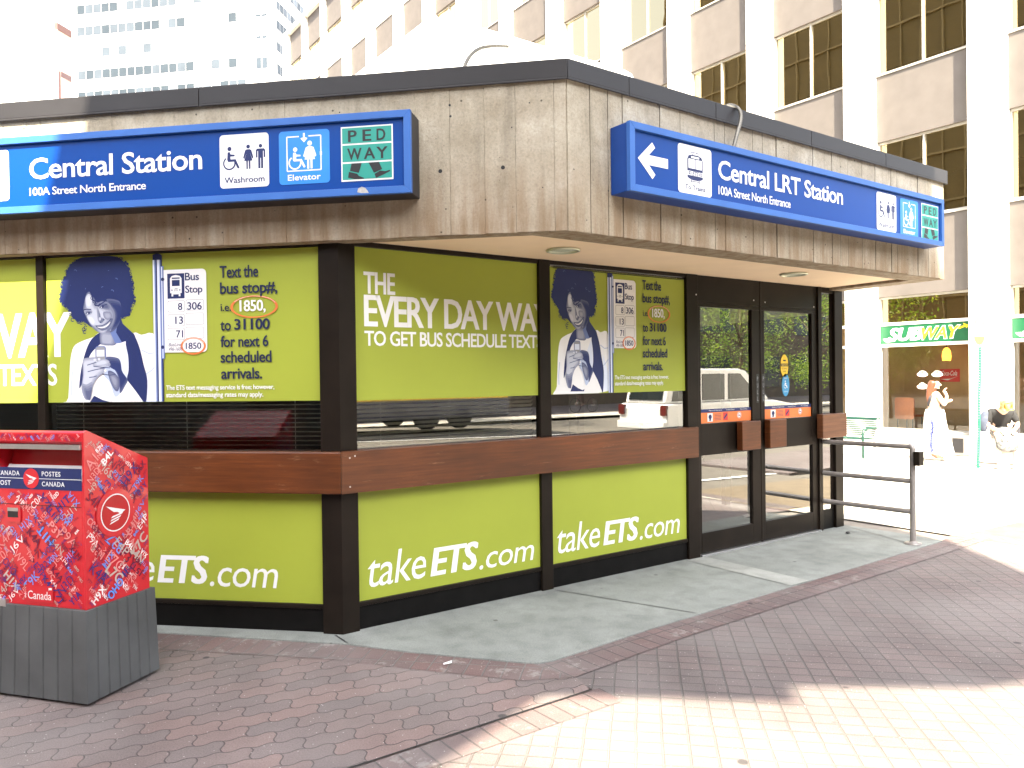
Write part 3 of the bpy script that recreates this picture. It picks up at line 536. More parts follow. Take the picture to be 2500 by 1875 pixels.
# design of the bus-stop poster, measured on the left wall and carried over to the right one
def zL(x, y): return LW.at(x/2.6333, 580+y/2.6333)
def zW(x, y): return LW.at(120+x/4.2533, 600+y/4.2533)
a0, b0 = LW.at(474, 844.7), LW.at(622.9, 749); a1, b1 = RW.at(1533.7, 830.3), RW.at(1607.4, 770)
tL, tB = LW.at(585, 652)[1], LW.at(592, 925)[1]; tR, tRB = RW.at(1580, 688)[1], RW.at(1588, 904.7)[1]
su, sv = (b1[0]-a1[0])/(b0[0]-a0[0]), (tR-tRB)/(tL-tB)
def idt(p): return p
def toR(p): return (a1[0]+(p[0]-a0[0])*su, tR+(p[1]-tL)*sv)
TN = []
def smooth(pts, n=4, closed=True):
    out = []; k = len(pts)
    for i in range(k):
        p0, p1, p2, p3 = (Vector(pts[(i+j) % k]) for j in (-1, 0, 1, 2))
        for q in range(n):
            t = q/n; out.append(tuple(.5*((2*p1)+(p2-p0)*t+(2*p0-5*p1+4*p2-p3)*t*t+(3*p1-p0-3*p2+p3)*t**3)))
    return out
def tones(b, fr, pts, w, ms, to=None, k=.86):
    """nested outlines stepping from tone to tone, shrinking towards a point"""
    pts = smooth(pts); c = to or (sum(p[0] for p in pts)/len(pts), sum(p[1] for p in pts)/len(pts))
    for i, m in enumerate(ms): q = 1-(1-k)*i; b.flat(fr, [(c[0]+(p[0]-c[0])*q, c[1]+(p[1]-c[1])*q) for p in pts], w+i*.00003, m)
def bus_poster(fr, f, u0, u1, v0, v1, label):
    t = thing('poster', fr((u0+u1)/2, v0, 0), label, 'poster', 'green vinyl posters on the station windows')
    b = MB(); b.rect(fr, u0, u1, v0, v1, PWZ, 0); b.build('vinyl_sheet', PM, t)
    P = lambda pts: [f(zW(*p)) for p in pts]; w = PWZ+.0004; clipv = lambda bb: clip_mb(bb, fr, u0+.001, u1-.001)
    k = (f(zW(100, 0))[0]-f(zW(0, 0))[0])/100
    def smooth_P(pts): return smooth(P(pts))
    vb = lambda pts: [(u, min(max(v, v0+.001), v1-.002)) for u, v in pts]
    b = MB()
    b.flat(fr, vb(smooth_P([(205, 1700), (205, 1580), (215, 1400), (225, 1200), (260, 1050), (350, 990), (460, 950), (545, 905), (740, 1000), (880, 905), (960, 925), (1112, 965), (1112, 1640)])), w, 1)
    for pts in ([(560, 1300), (700, 1440), (800, 1420), (830, 1290), (825, 1150), (800, 1000), (720, 1160)], [(1000, 1180), (1060, 1300), (1112, 1420), (1112, 1640), (1010, 1640), (1020, 1400)]): b.flat(fr, vb(P(pts)), w+.0002, 5)
    for pts in ([(960, 1080), (1040, 1120), (1110, 1110)], [(1000, 1340), (1060, 1300), (1110, 1250)], [(250, 1300), (235, 1450), (240, 1560)]): b.stroke(fr, P(pts), .008, w+.0003, 4)
    b.flat(fr, vb(P([(430, 1640), (472, 1556), (560, 1600), (640, 1626), (700, 1605), (720, 1640)])), w+.0004, 2)
    b.flat(fr, smooth_P([(545, 905), (470, 945), (410, 1030), (360, 1180), (330, 1330), (318, 1480), (350, 1420), (385, 1260), (440, 1120), (520, 1035), (545, 1010)]), w+.0004, 2)
    b.flat(fr, vb(smooth_P([(870, 905), (800, 990), (825, 1150), (830, 1290), (815, 1390), (880, 1480), (985, 1640), (1012, 1640), (1025, 1400), (985, 1230), (950, 1080), (910, 970)])), w+.0004, 2)
    b = clipv(b); b.build('printed_clothes', PM, t)
    b = MB()
    tones(b, fr, P([(540, 880), (535, 1010), (570, 1030), (620, 1036), (700, 1022), (700, 900), (640, 880)]), w+.00062, [13, 14, 15, 16], f(zW(590, 980)), .85)
    b.flat(fr, P([(540, 880), (535, 1010), (620, 1038), (700, 1020), (800, 990), (872, 905), (770, 810), (740, 740)]), w+.0006, 4)
    b.flat(fr, P([(640, 900), (690, 1010), (740, 1012), (805, 990), (872, 905), (770, 810), (740, 740), (680, 850)]), w+.0008, 3); b.flat(fr, P([(700, 900), (760, 1000), (805, 990), (872, 905), (770, 810), (735, 700)]), w+.001, 2)
    hair = [(330, 128), (430, 118), (560, 108), (690, 112), (760, 150), (825, 225), (845, 300), (862, 380), (872, 470), (890, 560), (860, 620), (848, 690), (840, 725), (765, 745), (700, 760), (640, 860), (470, 850), (420, 830), (370, 790), (300, 785), (240, 730), (235, 690), (195, 650), (140, 590), (118, 545), (140, 470), (150, 400), (180, 320), (200, 240), (250, 185)]
    b.flat(fr, vb(smooth_P(hair)), w+.0012, 2)
    rr = random.Random(3)
    for i in range(len(hair)):
        A, B = hair[i], hair[(i+1) % len(hair)]; n = int(math.hypot(B[0]-A[0], B[1]-A[1])/9)
        if 690 < A[0] < 720 or 400 < A[0] < 700 and A[1] > 760: continue
        for j in range(n):
            x = A[0]+(B[0]-A[0])*j/n+rr.gauss(0, 9); y = A[1]+(B[1]-A[1])*j/n+rr.gauss(0, 9); c = f(zW(x, y)); q = rr.uniform(7, 17)*k
            if c[1]+q*1.1 > v1-.003: continue
            if rr.random() < .55: b.ring(fr, *c, q*.6, q, w+.0013+j*1e-6, 2, 10, rr.uniform(0, 360), rr.uniform(400, 620))
            else: b.disc(fr, *c, q*.8, w+.0013+j*1e-6, 2, 9)
    for x, y in ((365, 870), (375, 895), (340, 800), (310, 790), (250, 770), (385, 850)): b.ring(fr, *f(zW(x, y)), 12*k, 19*k, w+.0014, 2, 14, 20, 320)
    for q in range(26):      # lighter strands inside the hair
        x, y = rr.uniform(230, 800), rr.uniform(170, 480); b.ring(fr, *f(zW(x, y)), 14*k, 18*k, w+.0014, 3 if rr.random() < .35 else 2, 9, rr.uniform(0, 360), rr.uniform(60, 200))
    b = clipv(b); b.build('printed_hair', PM, t)
    b = MB(); w2 = w+.0018
    face = [(395, 500), (430, 478), (470, 540), (505, 590), (560, 575), (630, 590), (690, 640), (720, 700), (712, 770), (680, 840), (625, 885), (560, 908), (500, 888), (450, 842), (402, 765), (372, 690), (362, 645), (378, 560)]
    tones(b, fr, P(face), w2, [13, 14, 15, 16, 17, 18, 18], f(zW(455, 740)), .90)
    tones(b, fr, P([(600, 560), (690, 560), (748, 600), (748, 760), (700, 862), (640, 900), (672, 820), (690, 740), (672, 660)]), w2+.0003, [12, 11, 10, 9], f(zW(760, 700)), .86)
    tones(b, fr, P([(385, 545), (420, 500), (455, 560), (440, 640), (395, 640)]), w2+.0003, [18, 19, 19], None, .75)
    tones(b, fr, P([(400, 730), (450, 730), (490, 790), (470, 830), (430, 800)]), w2+.0003, [18, 19, 19], None, .75)
    tones(b, fr, P([(520, 590), (600, 585), (650, 625), (640, 665), (570, 660), (530, 640)]), w2+.0004, [14, 13, 12], None, .75)
    tones(b, fr, P([(372, 672), (410, 660), (455, 675), (445, 712), (400, 718), (378, 705)]), w2+.0004, [16, 15, 14], None, .75)
    tones(b, fr, P([(570, 690), (640, 690), (660, 740), (620, 770), (580, 750)]), w2+.0004, [14, 15, 16], None, .75)
    tones(b, fr, P([(500, 640), (522, 660), (530, 710), (548, 745), (576, 752), (570, 790), (545, 806), (515, 780), (505, 710)]), w2+.0005, [15, 14, 13], f(zW(560, 780)), .8)
    b.disc(fr, *f(zW(535, 760)), 12*k, w2+.0007, 18, 12, 16*k); b.disc(fr, *f(zW(575, 770)), 9*k, w2+.0007, 10, 10, 7*k); b.disc(fr, *f(zW(540, 797)), 9*k, w2+.0007, 11, 10, 6*k)
    tones(b, fr, P([(490, 835), (560, 830), (605, 808), (650, 758), (668, 765), (640, 830), (590, 875), (535, 870)]), w2+.0006, [12, 13, 14], None, .8); b.flat(fr, smooth(P([(505, 842), (560, 843), (605, 822), (642, 790), (622, 825), (585, 850), (540, 856)])), w2+.0008, 1)
    tones(b, fr, P([(500, 868), (560, 885), (610, 868), (590, 905), (540, 908)]), w2+.0005, [15, 16, 17], None, .75)
    b.stroke(fr, P([(488, 832), (530, 832), (560, 828), (600, 808), (630, 780), (652, 755)]), 6*k, w2+.0009, 9)
    for pts, wd in (([(365, 668), (395, 660), (445, 662)], 9), ([(515, 632), (545, 605), (600, 568)], 10), ([(385, 705), (410, 690), (450, 690)], 7), ([(530, 648), (560, 625), (612, 605)], 7)): b.stroke(fr, P(pts), wd*k, w2+.0007, 2)
    b.disc(fr, *f(zW(418, 700)), 13*k, w2+.0008, 2, 12); b.disc(fr, *f(zW(562, 632)), 13*k, w2+.0008, 2, 12); b.disc(fr, *f(zW(408, 702)), 5*k, w2+.001, 1, 8); b.disc(fr, *f(zW(550, 640)), 5*k, w2+.001, 1, 8)
    b.stroke(fr, P([(430, 470), (460, 530), (455, 565), (490, 580), (480, 615), (515, 625), (540, 600)]), 12*k, w2+.0008, 2)
    for x, y in ((450, 545), (470, 580), (490, 610)): b.ring(fr, *f(zW(x, y)), 9*k, 15*k, w2+.0009, 2, 10, 0, 300)
    b.build('printed_face', PM, t)
    b = MB(); w3 = w+.0032
    u, v = f(zW(542, 1105)); b.rrect(fr, u-54*k, u+56*k, f(zW(542, 1200))[1], f(zW(542, 1042))[1], 26*k, w3, 3); b.rrect(fr, u-48*k, u+46*k, f(zW(542, 1200))[1], f(zW(542, 1050))[1], 22*k, w3+.0002, 7); b.rect(fr, u-40*k, u+38*k, f(zW(542, 1150))[1], f(zW(542, 1082))[1], w3+.0004, 5)
    b.flat(fr, smooth_P([(480, 1225), (600, 1180), (612, 1152), (720, 1165), (752, 1215), (765, 1300), (822, 1390), (800, 1450), (745, 1532), (690, 1565), (640, 1420), (580, 1350), (600, 1290), (540, 1270), (470, 1250)]), w3+.0005, 4)
    tones(b, fr, P([(612, 1152), (720, 1165), (752, 1215), (765, 1300), (822, 1390), (800, 1450), (745, 1532), (735, 1400), (690, 1290), (620, 1250), (600, 1190)]), w3+.0006, [12, 11, 10, 9], f(zW(760, 1330)), .88)
    tones(b, fr, P([(620, 1300), (690, 1320), (740, 1400), (730, 1500), (690, 1500), (640, 1400)]), w3+.0008, [12, 13, 14, 15], None, .8)
    tones(b, fr, P([(360, 1190), (420, 1162), (505, 1160), (512, 1185), (480, 1215), (600, 1205), (640, 1218), (640, 1250), (588, 1262), (592, 1300), (560, 1330), (500, 1385), (460, 1470), (440, 1585), (415, 1602), (375, 1580), (345, 1480), (360, 1350)]), w3+.0009, [15, 16, 17, 18], f(zW(410, 1280)), .9)
    tones(b, fr, P([(345, 1440), (400, 1440), (460, 1420), (440, 1585), (415, 1602), (375, 1580)]), w3+.0012, [15, 14, 13, 12], f(zW(440, 1590)), .85); tones(b, fr, P([(470, 1220), (545, 1185), (600, 1180), (635, 1205), (600, 1238), (480, 1252)]), w3+.0012, [16, 17, 18], None, .8)
    for pts in ([(405, 1240), (450, 1226), (500, 1208)], [(410, 1308), (500, 1285), (585, 1268)], [(425, 1368), (470, 1362), (505, 1350)], [(560, 1330), (640, 1345), (700, 1335)], [(470, 1252), (560, 1262), (640, 1268)]): b.stroke(fr, P(pts), 8*k, w3+.0015, 11)
    b.disc(fr, *f(zW(592, 1296)), 12*k, w3+.0016, 1, 12); b.disc(fr, *f(zW(485, 1184)), 16*k, w3+.0016, 19, 12, 11*k); b.disc(fr, *f(zW(528, 1178)), 14*k, w3+.0016, 19, 12, 12*k)
    b.flat(fr, vb(P([(818, 1395), (900, 1500), (985, 1640), (660, 1640), (690, 1570), (750, 1540)])), w3+.0004, 1); b.flat(fr, P([(200, 1600), (350, 1500), (370, 1580), (420, 1610), (440, 1600), (430, 1625), (205, 1625)]), w3+.0003, 1)
    b = clipv(b); b.build('printed_hands', PM, t)
    # bus stop pole and plate
    Q = lambda pts: [f(zL(*p)) for p in pts]; b = MB(); kz = (f(zL(100, 0))[0]-f(zL(0, 0))[0])/100; w4 = w+.005
    top = f(zL(1015, 103))[1]; bot = v0+.002; ux = lambda x: f(zL(x, 500))[0]
    for xa, xb, m in ((993, 1052, 2), (993, 1003, 5), (1020, 1036, 5), (1036, 1043, 3), (1003, 1012, 3)): b.rect(fr, ux(xa), ux(xb), bot, min(top, v1-.012)-(.03 if m != 2 else .0), w4+(.0004 if m != 2 else 0), m)
    b.disc(fr, (ux(993)+ux(1046))/2, min(top, v1-.012), 26*kz, w4-.0002, 2, 16, 9*kz)
    b.rect(fr, ux(1043), ux(1062), f(zL(1050, 780))[1], f(zL(1050, 185))[1], w4+.0006, 3); b.rect(fr, ux(1047), ux(1053), f(zL(1050, 775))[1], f(zL(1050, 190))[1], w4+.0008, 5)
    for y in (270, 705): b.disc(fr, *f(zL(1052, y)), 10*kz, w4+.001, 2, 10)
    b.build('printed_pole', PM, t)
    b = MB(); r = (*f(zL(1065, 740)), *f(zL(1330, 200))); b.rect(fr, r[0], r[0]+.05, r[1], r[3], w4+.0002, 1); b.rrect(fr, r[0], r[2], r[1], r[3], .03, w4+.0003, 1)
    def rc(x0, y0, x1, y1): return (f(zL(x0, y1))[0], f(zL(x0, y1))[1], f(zL(x1, y0))[0], f(zL(x0, y0))[1])
    n = rc(1083, 234, 1190, 395); b.rect(fr, n[0], n[2], n[1], n[3], w4+.0006, 2); q = qf(n)
    b.flat(fr, [q(.16, .22), q(.16, .80), q(.26, .90), q(.5, .94), q(.74, .90), q(.84, .80), q(.84, .22), q(.76, .22), q(.76, .09), q(.66, .09), q(.66, .17), q(.34, .17), q(.34, .09), q(.24, .09), q(.24, .22)], w4+.0008, 1)
    b.rect(fr, q(.27, 0)[0], q(.73, 0)[0], q(0, .50)[1], q(0, .74)[1], w4+.001, 2); b.rect(fr, q(.27, 0)[0], q(.73, 0)[0], q(0, .785)[1], q(0, .84)[1], w4+.001, 2)
    b.text(fr, 'ETS', (*q(.41, .29), *q(.61, .41)), w4+.001, 2, .02, .3); b.disc(fr, *q(.27, .34), .04*(n[2]-n[0]), w4+.001, 2, 8); b.disc(fr, *q(.73, .34), .04*(n[2]-n[0]), w4+.001, 2, 8)
    for x0, x1, ys in ((1085, 1193, ((408, 482), (495, 572), (583, 660))), (1201, 1315, ((400, 470), (486, 562), (576, 652)))):
        for y0, y1 in ys: c = rc(x0, y0, x1, y1); b.rrect(fr, c[0], c[2], c[1], c[3], .010, w4+.0006, 7); b.rrect(fr, c[0]+.003, c[2]-.003, c[1]+.003, c[3]-.003, .009, w4+.0008, 1)
    b.build('printed_stop_plate', PM, t)
    acc = [MB()]
    def T(s, x0, y0, x1, y1, m=8, bold=.02, sh=0., sp=.95): acc[0].text(fr, s, rc(x0, y0, x1, y1), w4+.0012, m, bold, sh, spacing=sp)
    def flush(): clipv(acc[0]).build('lettering', PM, t); acc[0] = MB()
    for a in (('Bus', 1195, 228, 1285, 278), ('Stop', 1197, 310, 1307, 372), ('8', 1150, 421, 1178, 468), ('306', 1210, 416, 1303, 466), ('13', 1133, 508, 1183, 557), ('71', 1138, 597, 1183, 645), ('1850', 1200, 676, 1300, 718)): T(*a, m=2)
    T('BusLine', 1090, 678, 1172, 700, 2, .0, .25); T('496-1600', 1090, 707, 1180, 729, 2, .0, .25); flush()
    for cx, cy, rx, ry, wd in ((1248, 697, 75, 52, 13), (1638, 445, 136, 66, 14)):
        bb = MB(); u, v = f(zL(cx, cy)); q = ry*sv/(rx*kz)*((zL(0, 0)[1]-zL(0, 100)[1])/100); bb.ring(fr, u, v, (rx-wd)*kz, rx*kz, w4+.001, 6, 40, q=q); bb.ring(fr, u, v, (rx-wd*.62)*kz, (rx-wd*.45)*kz, w4+.0012, 1, 40, 20, 150, q=q); bb.build('printed_ellipse', PM, t)
    for a in (('Text the', 1418, 184, 1665, 262), ('bus stop#,', 1420, 290, 1788, 388), ('i.e.', 1424, 428, 1490, 474), ('to', 1422, 540, 1490, 600), ('for next 6', 1424, 632, 1730, 706), ('scheduled', 1424, 732, 1750, 806), ('arrivals.', 1428, 838, 1690, 910)): T(*a, bold=.022 if a[0] != 'i.e.' else .008)
    T('31100', 1512, 524, 1740, 594, 8, .04); T('1850,', 1546, 404, 1712, 488, 1, .025); flush()
    T('The ETS text messaging service is free; however,', 1075, 950, 1768, 990, 1, .012); T('standard data/messaging rates may apply.', 1075, 996, 1697, 1037, 1, .012); flush()
    return t
bus_poster(LW, idt, -2.058, -.122, 1.467, 2.436, 'green poster of a curly-haired woman with a phone, on the wide left window')
bus_poster(RW, toR, 1.68, 3.176, 1.464, 2.43, 'green poster of a curly-haired woman with a phone, on the window next to the doors')
b = MB()
for v in (2.437, 2.424): b.rect(RW, 1.72, 3.17, v-.005, v+.001, .0125, 0)
b.build('seam', M['black'], bpy.data.objects['poster.001'])
def words(fr, t, s, x0, xt, yt, xb, yb, x1, u0, u1, bold=.02, m=1, sh=0., sp=.95, ox=780, oy=580, sc=.425):
    ub, vb = fr.at(ox+xb*sc, oy+yb*sc); ut, vt = fr.at(ox+xt*sc, oy+yt*sc); ua = fr.at(ox+x0*sc, oy+yb*sc)[0]; uz = fr.at(ox+x1*sc, oy+yb*sc)[0]
    b = MB(); b.text(fr, s, (ua, vb, uz, vt), PWZ+.001, m, bold, sh, spacing=sp); clip_mb(b, fr, u0, u1).build('lettering', PM, t)
t = thing('poster', RW(.84, 1.46), 'green poster with white lettering about the every day way to get bus schedule texts', 'poster', 'green vinyl posters on the station windows')
b = MB(); b.rect(RW, .104, 1.57, 1.462, 2.443, PWZ, 0); b.build('vinyl_sheet', PM, t)
words(RW, t, 'THE', 252, 252, 195, 262, 321, 433, .1, 1.56, .03)
words(RW, t, 'EVERY DAY WAY', 255, 255, 327, 258, 511, 1318, .1, 1.566, .03, sp=.9); words(RW, bpy.data.objects['poster.001'], 'EVERY DAY WAY', 255, 255, 327, 258, 511, 1318, 1.681, 1.74, .03, sp=.9)
words(RW, t, 'TO GET BUS SCHEDULE TEXTS', 257, 257, 534, 259, 622, 1275, .1, 1.566, .02, sp=.92)
t = thing('poster', LW(-3.1, 1.46), 'green poster with white lettering cut off by the left edge of the photo', 'poster', 'green vinyl posters on the station windows')
b = MB(); b.rect(LW, -4.1, -2.12, 1.467, 2.436, PWZ, 0); b.build('vinyl_sheet', PM, t); k = dict(ox=0, oy=580, sc=1/2.6333)
LP = bpy.data.objects['poster']
for T_, u0, u1 in ((t, -4.1, -2.121), (LP, -2.057, -.2)):
    words(LW, T_, 'EVERY DAY WAY', -1330, 300, 482, 300, 771, 466, u0, u1, .03, sp=.9, **k); words(LW, T_, 'TO GET BUS SCHEDULE TEXTS', -1340, 300, 812, 300, 952, 372, u0, u1, .02, sp=.92, **k)
words(LW, t, 'THE', -1330, -1000, 280, -1000, 440, -1050, -4.1, -2.121, .03, **k)
def low_poster(fr, u0, u1, v0, v1, label, parts, **k):
    t = thing('poster', fr((u0+u1)/2, v0), label, 'poster', 'green vinyl posters on the station windows')
    b = MB(); b.rect(fr, u0, u1, v0, v1, PWZ, 0); b.build('vinyl_sheet', PM, t)
    for s, x0, xt, yt, xb, yb, x1, bold in parts: words(fr, t, s, x0, xt, yt, xb, yb, x1, u0, u1, bold, sh=.18, **k)
k3 = dict(ox=840, oy=1040, sc=.398)
low_poster(RW, .102, 1.57, .179, .887, 'low green panel with a take bus web address beside the corner post', [('take', 145, 345, 752, 345, 957, 502, .0), ('ETS', 528, 560, 745, 545, 922, 824, .055), ('.com', 828, 990, 755, 1000, 850, 1164, .0)], **k3)
low_poster(RW, 1.68, 3.176, .179, .887, 'low green panel with a take bus web address beside the doors', [('take', 1305, 1460, 583, 1460, 757, 1568, .0), ('ETS', 1588, 1640, 578, 1600, 732, 1807, .055), ('.com', 1812, 1930, 587, 1940, 675, 2057, .0)], **k3)
low_poster(LW, -2.058, -.122, .179, .887, 'low green panel with a web address, partly behind the red mailbox', [('take', -395, -165, 905, -160, 1118, 55, .0), ('ETS', 75, 100, 929, 100, 1132, 450, .055), ('.com', 455, 680, 1026, 690, 1166, 948, .0)], ox=360, oy=1040, sc=.3375)
b = MB(); b.rect(LW, -4.1, -2.12, .179, .887, PWZ, 0)
t = thing('poster', LW(-3.1, .18), 'plain low green panel behind the red mailbox at the left edge', 'poster', 'green vinyl posters on the station windows'); b.build('vinyl_sheet', PM, t)
# blinds behind the clear strips of glass
def blinds(fr, u0, u1, label, m, tilt):
    b = MB(); n = 12
    for i in range(n):
        v = 1.146 + i*.029; b.prism(fr, [(u0, v), (u1, v), (u1, v+.001), (u0, v+.001)], -.075, -.055) if tilt == 0 else b.add([fr(u0, v, -.075), fr(u1, v, -.075), fr(u1, v+tilt, -.053), fr(u0, v+tilt, -.053)], [(0, 1, 2, 3)], 0)
    t = thing('window_blind', fr((u0+u1)/2, 1.14, -.065), label, 'blind', 'horizontal blinds behind the station windows'); b.build('slats', M[m], t)
    for u in (u0+.2, (u0+u1)/2, u1-.2): c = MB(); c.tube([fr(u, 1.135, -.064), fr(u, 2.4, -.064)], .0015, 5); c.build('cord', M[m], t)
blinds(LW, -2.05, -.13, 'dark horizontal blind behind the wide left window', 'blindd', .008)
blinds(RW, .11, 1.56, 'pale horizontal blind behind the window beside the corner post', 'blind', .019)

# ================================================================== MAILBOX
MD = Vector((.79133, .61139, 0)); MN = Vector((MD.y, -MD.x, 0)); MC = Vector((-1.455, -.256, 0)); MW, MDp = .66, .49
MS = Fr(MC, MD, MN); MF = Fr(MC, MN, -MD)             # side (u away from the corner), front (u negative to the left)
T = thing('mailbox', MC + MD*.24 - MN*.28, 'red street mailbox covered in postal codes on a grey ribbed pedestal', 'mailbox')
def mp(u, d, z): return MC + MD*d + MN*u + Vector((0, 0, z))      # u: 0 right side .. -MW left side, d: depth
b = MB(); rows = []
def ribbed(z, ins):                                   # outline of the grooved pedestal at height z
    pts = []
    def edge(p0, p1, n, nr):
        L = (p1-p0); g = .006/L.length
        for i in range(n):
            a = i/n; e = (i+1)/n; pts.append(p0+L*(a+(g if i else 0))); pts.append(p0+L*(e-(g if i < n-1 else 0)))
            if i < n-1: pts.append(p0+L*e-nr*.008)
    c = [mp(-ins, ins, z), mp(-ins, MDp-ins, z), mp(-MW+ins, MDp-ins, z), mp(-MW+ins, ins, z)]
    edge(c[0], c[1], 7, MN); edge(c[1], c[2], 7, MD); edge(c[2], c[3], 7, -MN); edge(c[3], c[0], 7, -MD); return pts
r0, r1 = ribbed(.006, 0), ribbed(.462, .012); n = len(r0)
b.add(r0+r1, [(i, (i+1) % n, n+(i+1) % n, n+i) for i in range(n)] + [tuple(range(n, 2*n)), tuple(range(n))[::-1]]); b.build('pedestal', M['ped'], T)
I = .03; ZB, ZF, ZR = .462, 1.358, 1.178
def hexa(b, p, m=0): b.add(p, [(3, 2, 1, 0), (4, 5, 6, 7), (0, 1, 5, 4), (1, 2, 6, 5), (2, 3, 7, 6), (3, 0, 4, 7)], m)
z = lambda x, y, w=-I: MF.at(x*.4519, 1000+y*.4519, w)[1]
zh0, zh1 = 1.292, 1.085        # mouth of the box
b = MB()
prof = [(I, ZB), (I, zh1), (I+.10, zh1+.02), (I+.13, zh0-.02), (I+.012, zh0), (I, zh0+.012), (I, ZF-.012), (I+.02, ZF), (MDp-I-.0, ZR), (MDp-I, ZB)]
b.prism(Fr(MC, MD, MN), prof, -MW+I, -I-.012); b.build('body', M['red'], T, bevel=.004)
b = MB(); prof2 = [(I-.001, ZB), (I-.001, ZF-.010), (I+.02, ZF+.002), (MDp-I+.001, ZR+.002), (MDp-I+.001, ZB)]
b.prism(Fr(MC, MD, MN), prof2, -I-.012, -I); b.build('side_panel', M['red'], T, bevel=.002)
b = MB(); b.prism(Fr(MC, MD, MN), prof2, -MW+I-.012, -MW+I); b.build('side_panel', M['red'], T, bevel=.002)
b = MB(); b.box(MF, -MW+I+.002, -I-.013, zh0-.028, zh0-.004, -I-.004, -I+.014); b.build('hood_lip', M['steel'], T)
b = MB(); b.add([mp(-MW+I+.02, I+.02, zh1+.014), mp(-I-.03, I+.02, zh1+.014), mp(-I-.03, I+.085, zh1+.088), mp(-MW+I+.02, I+.085, zh1+.088)], [(0, 1, 2, 3)], 0)
for kx in range(5):
    for ky in range(4):
        u0 = -MW+I+.04+kx*.092; a = .2+ky*.17; q = lambda u, a_: mp(u, I+.02+.065*a_-.0012, zh1+.014+.074*a_+.0012); b.add([q(u0, a), q(u0+rnd.uniform(.03, .075), a), q(u0+.05, a+.06), q(u0, a+.06)], [(0, 1, 2, 3)], 1)
b.build('instruction_label', [M['white'], M['grey']], T)
W0 = -I+.0015
uR = -I-.013; uc_ = MF.at(170*.4519, 1000+372*.4519, -I)[0]
vl1, vl0 = z(345, 318), z(345, 437)
b = MB(); b.rect(MF, -MW+I+.012, uR, vl0, vl1, W0, 0); vm = (vl0+vl1)/2; b.rect(MF, -MW+I+.012, uR, vm-.0015, vm+.0015, W0+.0005, 1); hh = vl1-vl0
def postlogo(b, fr, u, v, r, w, mr, mw):
    b.disc(fr, u, v, r, w, mr, 30)
    b.flat(fr, [(u-.70*r, v+.45*r), (u+.72*r, v+.05*r), (u+.35*r, v-.12*r), (u+.12*r, v+.02*r), (u-.15*r, v+.05*r)], w+.0006, mw)
    for k in range(3): o = k*.17*r; b.flat(fr, [(u-.25*r-o*.3, v-.18*r-o), (u+.55*r-o*.8, v-.04*r-o*.9), (u+.45*r-o*.8, v-.14*r-o*.9), (u-.35*r-o*.3, v-.28*r-o)], w+.0006, mw)
postlogo(b, MF, uc_, vm, hh*.46, W0+.001, 2, 1)
for s, u0, u1, va in (('CANADA', uc_-.225, uc_-.075, .62), ('POST', uc_-.225, uc_-.135, .16), ('POSTES', uc_+.07, uc_+.19, .62), ('CANADA', uc_+.07, uc_+.215, .16)): b.text(MF, s, (u0, vl0+hh*va, u1, vl0+hh*(va+.22)), W0+.001, 1, .02, spacing=1.15)
b.build('name_label', [M['navy'], M['white'], M['red']], T)
su_, sv_ = MS.at(280, 1251, -I); W1 = -I+.0012
b = MB(); b.disc(MS, su_, sv_, .125, W1+.0042, 2, 36); b.disc(MS, su_, sv_, .098, W1+.0048, 1, 36); postlogo(b, MS, su_, sv_, .092, W1+.0054, 0, 1); b.build('round_logo', [M['redd'], M['white'], M['red']], T)
b = MB(); k0 = MF.at(75*.4519, 1000+560*.4519, -I); b.rrect(MF, k0[0]-.05, k0[0]+.05, k0[1]-.045, k0[1]+.045, .012, W0+.004, 0); b.rect(MF, k0[0]-.035, k0[0]+.035, k0[1]-.02, k0[1]+.03, W0+.0046, 1); b.rect(MF, k0[0]-.035, k0[0]+.035, k0[1]+.012, k0[1]+.03, W0+.0052, 2); b.build('lock_plate', [M['red'], M['black'], M['steel']], T)
b = MB(); x0, y0 = MF.at(157*.4519, 1000+1018*.4519, -I); x1, y1 = MF.at(282*.4519, 1000+975*.4519, -I)
b.rect(MF, x0-.012, x1+.012, y0-.014, y1+.02, W0+.0042, 1); b.text(MF, 'Canada', (x0, y0, x1, y0+.042), W0+.005, 0, .0); b.rect(MF, x1-.016, x1-.012, y0+.05, y0+.062, W0+.005, 0); b.rect(MF, x1-.012, x1+.004, y0+.052, y0+.062, W0+.005, 0); b.build('wordmark', [M['white'], M['red']], T)
b = MB(); b.stroke(MF, [(-MW+I, z(200, 513)), (uR, z(200, 518))], .003, W0+.0041, 0); b.build('door_seam', M['bdark'], T)
b = MB(); b.box(MF, -MW+.06, -MW+.13, .45, .485, -I, -I+.02); b.build('base_bracket', M['steel'], T)
codes = 'N5P P9A K4A V7J J5T H9X S4N B2Z X1A G3N T9K M6S J6V E4P A1B OHO V0N C0A R7N W9L P3Y S7P L7C H1X G6X M5W Y1A B4L N3D H1T'.split()
cm = [M['pw'], M['pp'], M['pb'], M['pd'], M['pn'], M['pg']]
